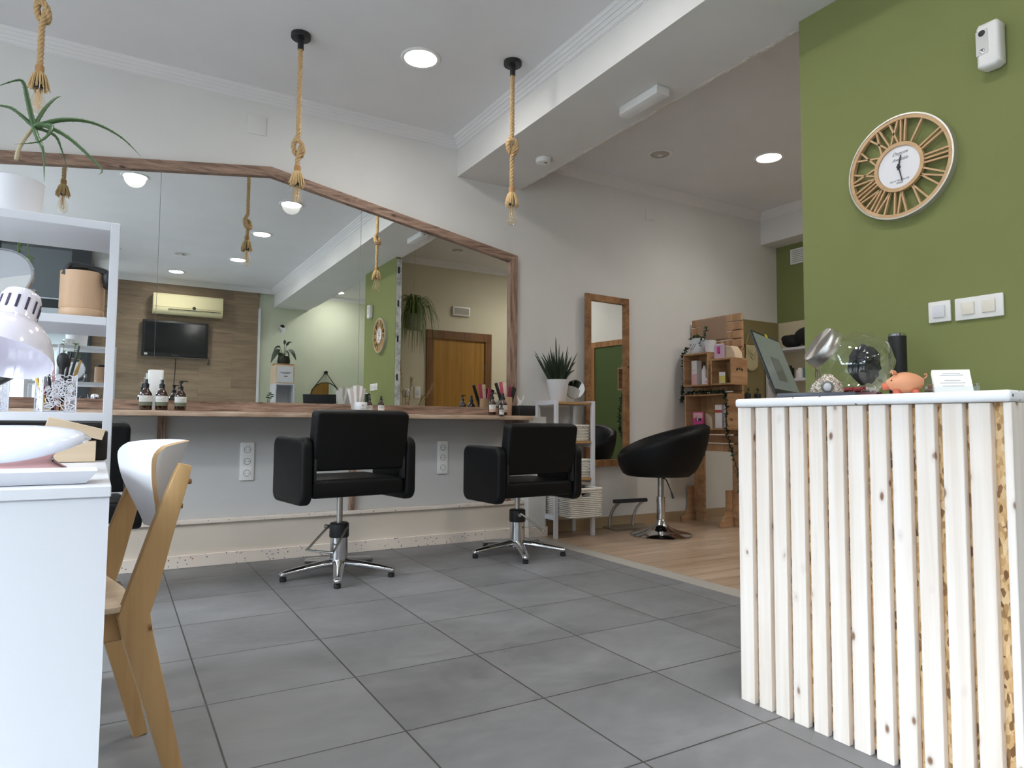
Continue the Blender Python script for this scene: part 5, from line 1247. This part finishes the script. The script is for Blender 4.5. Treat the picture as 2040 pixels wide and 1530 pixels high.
# round strap mirror and hook
SM = thing('strap_mirror', 'round mirror hung by a leather strap on the pale wall', 'mirror', (2.70, -6.6, 1.26), WALLF(PI))
RR = .245
MB().lathe([(RR-.010, .0006), (RR, .0006), (RR, .03), (RR-.010, .03), (RR-.010, .0006)], 60).build('rim', M_black, SM); MB().lathe([(0, .004), (RR-.0105, .004), (RR-.0105, .012), (0, .012)], 60).build('mirror_pane', M_mirror, SM)
mb = MB(); mb.tube([(-RR*.93, .10, .022), (0, .41, .02), (RR*.93, .10, .022)], .008, 6); mb.build('strap', mat('dark_leather', S(44, 36, 32), .7), SM); MB().cyl((0, .405, .0006), (0, .405, .05), .028, n=20).build('peg', M_black, SM)
o = MB().cyl((0, 0, .0006), (0, 0, .05), .036, n=20).build('wall_hook', M_black, None, (1.985, -6.6, 2.36), WALLF(PI)); tag(o, 'round black wall hook above the flowering plant', 'hook')
# cabinet with sign, anthurium, small plant
CB_ = thing('side_cabinet', 'narrow white cabinet with a wooden top box by the plank wall', 'cabinet', (1.92, -6.05, 0))
mb = MB(); mb.box(-.15, .13, -.22, .16, .0, .08); mb.box(-.15, -.132, -.22, .16, .08, 1.42); mb.box(.112, .13, -.22, .16, .08, 1.42); mb.box(-.1315, .1115, -.22, -.205, .08, 1.42)
for z in (.45, .9, 1.402): mb.box(-.1315, .1115, -.2045, .16, z, z+.018)
mb.build('carcass', M_white, CB_, smooth=0)
MB().box(-.15, .13, -.22, .16, 1.4205, 1.70, .002, 1).build('top_box', M_birchply, CB_, smooth=0)
MB().box(-.125, .105, .1602, .170, 1.44, 1.68).build('sign_panel', M_white, CB_, smooth=0)
mb = MB()
for z, a_, b_ in ((1.585, -.09, .07), (1.575, -.05, .05), (1.53, -.03, .02)):
    mb.tube([(a_+(b_-a_)*k/14, .1705, z+.010*math.sin(k*2.3)) for k in range(15)], .003, 5)
mb.build('sign_lettering', MATS['label_print'], CB_)
o = MB().prism([(.16*math.cos(2*PI*k/32), .16*math.sin(2*PI*k/32)) for k in range(32)], .0006, .022, None, .004, 1).build('wood_disc', M_tallw, None, (1.92, -6.07, 1.7006)); tag(o, 'round wooden slab under the flowering plant', 'board')
AN = thing('anthurium', 'white flowering anthurium in a dark pot on the cabinet', 'plant', (1.92, -6.07, 1.7236))
MB().lathe([(0, .0005), (.085, .0005), (.095, .04), (.085, .11), (.07, .125), (.06, .115), (0, .11)], 26).build('pot', mat('dark_pot', S(34, 36, 30), .6), AN)
def bigleaf(mb, b, tip, w_, sag=.03):
    b, tip = Vector(b), Vector(tip); P = [b.lerp(tip, u)+Vector((0, 0, sag*math.sin(PI*u))) for u in (0, .15, .35, .6, .82, 1)]
    mb.leaf(P, [w_*.2, w_*.85, w_, w_*.75, w_*.35, .001], Vector((0, .5, 1)), .3)
mb = MB()
for b, tip, w_ in (((-.07, .03, .22), (-.20, .05, .0), .05), ((.06, .03, .22), (.17, .06, .06), .055), ((.03, .02, .28), (.12, .03, .33), .03), ((-.03, .04, .16), (-.08, .08, .04), .05), ((.03, -.02, .20), (.09, -.05, .10), .05), ((-.05, -.03, .25), (-.14, -.06, .2), .045), ((0, .02, .3), (.01, .03, .36), .02)):
    mb.tube([(0, 0, .11), (b[0]*.6, b[1]*.6, b[2]*.8), b], .003, 5); bigleaf(mb, b, tip, w_)
mb.build('leaves', M_leafd, AN, smooth=0)
mb = MB(); mb.tube([(0, 0, .11), (-.03, .02, .35), (-.05, .03, .50)], .0025, 5); bigleaf(mb, (-.05, .03, .48), (-.10, .05, .55), .05); bigleaf(mb, (-.03, .03, .47), (.0, .05, .55), .03); mb.build('white_flower', M_pot, AN, smooth=0)
ZP = thing('small_green_plant', 'small round-leaved green plant at the edge of the cabinet', 'plant', (1.66, -5.86, 0))
mb = MB(); mb.box(-.13, .12, -.13, .13, 0, 1.05); pl_ = mb.build('plant_stand', M_white, ZP, smooth=0)
mb = MB()
for dx, dz in ((-.09, .06), (-.06, .045), (-.075, .08), (.03, .22), (.05, .20), (.01, .19), (.06, .17), (.0, .16), (.04, .15), (.07, .20)):
    mb.tube([(0, 0, 1.05), (dx*.6, 0, 1.05+dz*.6), (dx, 0, 1.05+dz)], .002, 4); mb.sphere((dx, random.uniform(-.03, .03), 1.05+dz), .026, (1, .8, .35), 10, 6)
mb.build('foliage', M_leaf, ZP)
# green door with a brown frame on the right wall of the back room (seen in the oak mirror)
D2 = bpy.data.objects.new('door_2', None); COL.objects.link(D2); D2['kind'] = 'structure'; D2.location = (5.19, -1.63, 0); D2.rotation_euler = (0, 0, -PI/2)
for a in ((-.47, -.40, 0, 1.80), (.40, .47, 0, 1.80), (-.47, .47, 1.8005, 1.87)):
    MB().box(a[0], a[1], -.024, -.0006, a[2], a[3], .002, 1).build('door_frame', M_tallw, D2, smooth=0)
MB().box(-.3995, .3995, -.012, -.0008, .004, 1.799).build('door_leaf', mat('dark_green_door', S(70, 88, 48), .5), D2, smooth=0)
# oak door in the back room with frame, exit light, switches, hanging spider plant, pampas
DR = bpy.data.objects.new('door_1', None); COL.objects.link(DR); DR['kind'] = 'structure'; DR.location = (3.59, -3.42, 0); DR.rotation_euler = (0, 0, PI)
for a in ((-.47, -.375, 0, 1.93), (.375, .47, 0, 1.93), (-.47, .47, 1.9305, 2.04)):
    MB().box(a[0], a[1], -.022, -.0006, a[2], a[3], .002, 1).build('door_frame', M_doorf, DR, smooth=0)
MB().box(-.425, .425, .002, .042, .006, 1.98).build('door_leaf', M_doorw, DR, smooth=0)
mb = MB()
for z in (.3, 1.55): mb.box(-.380, -.366, -.0045, .0018, z, z+.08)
mb.build('hinge', M_steel, DR, smooth=0); mb = MB(); mb.cyl((.31, .002, 1.0), (.31, -.05, 1.0), .009, n=10); mb.cyl((.31, -.05, 1.0), (.20, -.05, 1.0), .009, n=10); mb.build('door_handle', M_steel, DR)
EX = thing('exit_light', 'small rectangular emergency light above the oak door', 'emergency light', (3.60, -3.42, 2.31), WALLF(PI))
MB().box(-.125, .125, -.06, .06, .0006, .035, .006, 2).build('housing', M_whitep, EX); MB().box(-.105, .105, -.042, .042, .0352, .037).build('diffuser', mat('smoky_diffuser', S(170, 164, 150), .3), EX, smooth=0)
for x, n_, lb in ((2.865, 1, 'white switch plate nearest the green wall on the beige wall'), (3.005, 1, 'tall white switch plate beside the oak door frame')):
    r = thing('wall_switch', lb, 'light switch', (x, -3.42, 1.23), WALLF(PI), 'switches beside the oak door'); MB().box(-.04, .04, -.045 if x < 2.9 else -.075, .045 if x < 2.9 else .075, .0006, .01, .003, 2).build('cover_frame', M_whitep, r); MB().box(-.022, .022, -.024, .024, .0102, .0145, .002, 1).build('rocker', M_white, r)
HP = thing('hanging_spider_plant', 'spider plant in a hanging pot near the beam edge', 'plant', (2.76, -2.95, 2.03))
MB().lathe([(0, -.08), (.085, -.08), (.10, -.06), (.125, .10), (.118, .10), (.10, .06), (0, .06)], 30).build('pot', mat('grey_green_pot', S(150, 154, 130), .6), HP)
mb = MB()
for a in (0, 2.1, 4.2): mb.tube([(.12*math.cos(a), .12*math.sin(a), .1), (0, 0, .55), (0, 0, CZ-2.03)], .002, 4)
mb.build('hanging_cord', M_cot, HP)
mb = MB()
for i in range(95):
    a = random.uniform(0, 2*PI); L = random.uniform(.6, 1.3); c, s = math.cos(a), math.sin(a); h_ = random.uniform(.08, .26); dr = random.uniform(.05, .42)
    P = spline([(.03*c, .03*s, .08), (.11*c*L, .11*s*L, .08+h_), (.20*c*L, .20*s*L, .06+h_*.5), (.25*c*L, .25*s*L, .06-dr)], 4)
    n_ = len(P); mb.leaf(P, [.009*(1-(k/(n_-1))**2)+.0006 for k in range(n_)], Vector((c*.3, s*.3, 1)), .3)
mb.build('foliage', mat('spider_plant_green', S(104, 124, 66), .5), HP, smooth=0)
PP = thing('pampas_vase', 'dried pampas grass in a floor vase by the beige wall', 'dried grass', (2.76, -3.18, 0))
MB().lathe([(0, .0005), (.08, .0005), (.11, .10), (.10, .30), (.05, .42), (.055, .45), (.045, .45), (0, .40)], 26).build('vase', mat('sand_ceramic', S(176, 158, 130), .7), PP)
mb = MB()
for dx, dy, z in ((-.10, .05, 1.55), (.06, .02, 1.35), (.30, .06, 1.28), (.20, .03, 1.15), (-.02, .04, 1.2), (.12, .06, 1.0)):
    st = [Vector((0, 0, .42)), Vector((dx*.4, dy*.4, .42+(z-.42)*.55)), Vector((dx, dy, z))]; P = spline(st, 8); mb.tube(P, .003, 5)
    for i in range(70):
        p = P[random.randint(int(len(P)*.6), len(P)-1)]; d = (P[-1]-P[-4]).normalized()+Vector((random.uniform(-.5, .5), random.uniform(-.5, .5), random.uniform(-.3, .3)))
        mb.tube([p, p+d*.05, p+d*.08+Vector((0, 0, -.02))], [.0014, .0012, .0004], 3, cap=False)
mb.build('plumes', mat('pampas_beige', S(176, 150, 116), .95), PP, smooth=0)
mb = MB()
TW = thing('twig_vase', 'tall vase of bare dark twigs by the beige wall', 'dried branch', (4.62, -3.12, 0))
MB().lathe([(0, .0005), (.07, .0005), (.08, .30), (.05, .60), (.045, .60), (0, .5)], 22).build('vase', M_pot, TW)
for q in ([(0, 0, .5), (-.02, .02, 1.0), (-.05, .03, 1.4), (-.28, .05, 1.95)], [(0, 0, .5), (-.02, .02, 1.0), (-.15, .04, 1.30), (-.42, .06, 1.38)], [(0, 0, .5), (.02, .01, 1.1), (-.06, .02, 1.7)]): mb.tube(spline(q, 6), .006, 5)
mb.build('twigs', M_leafd, TW)
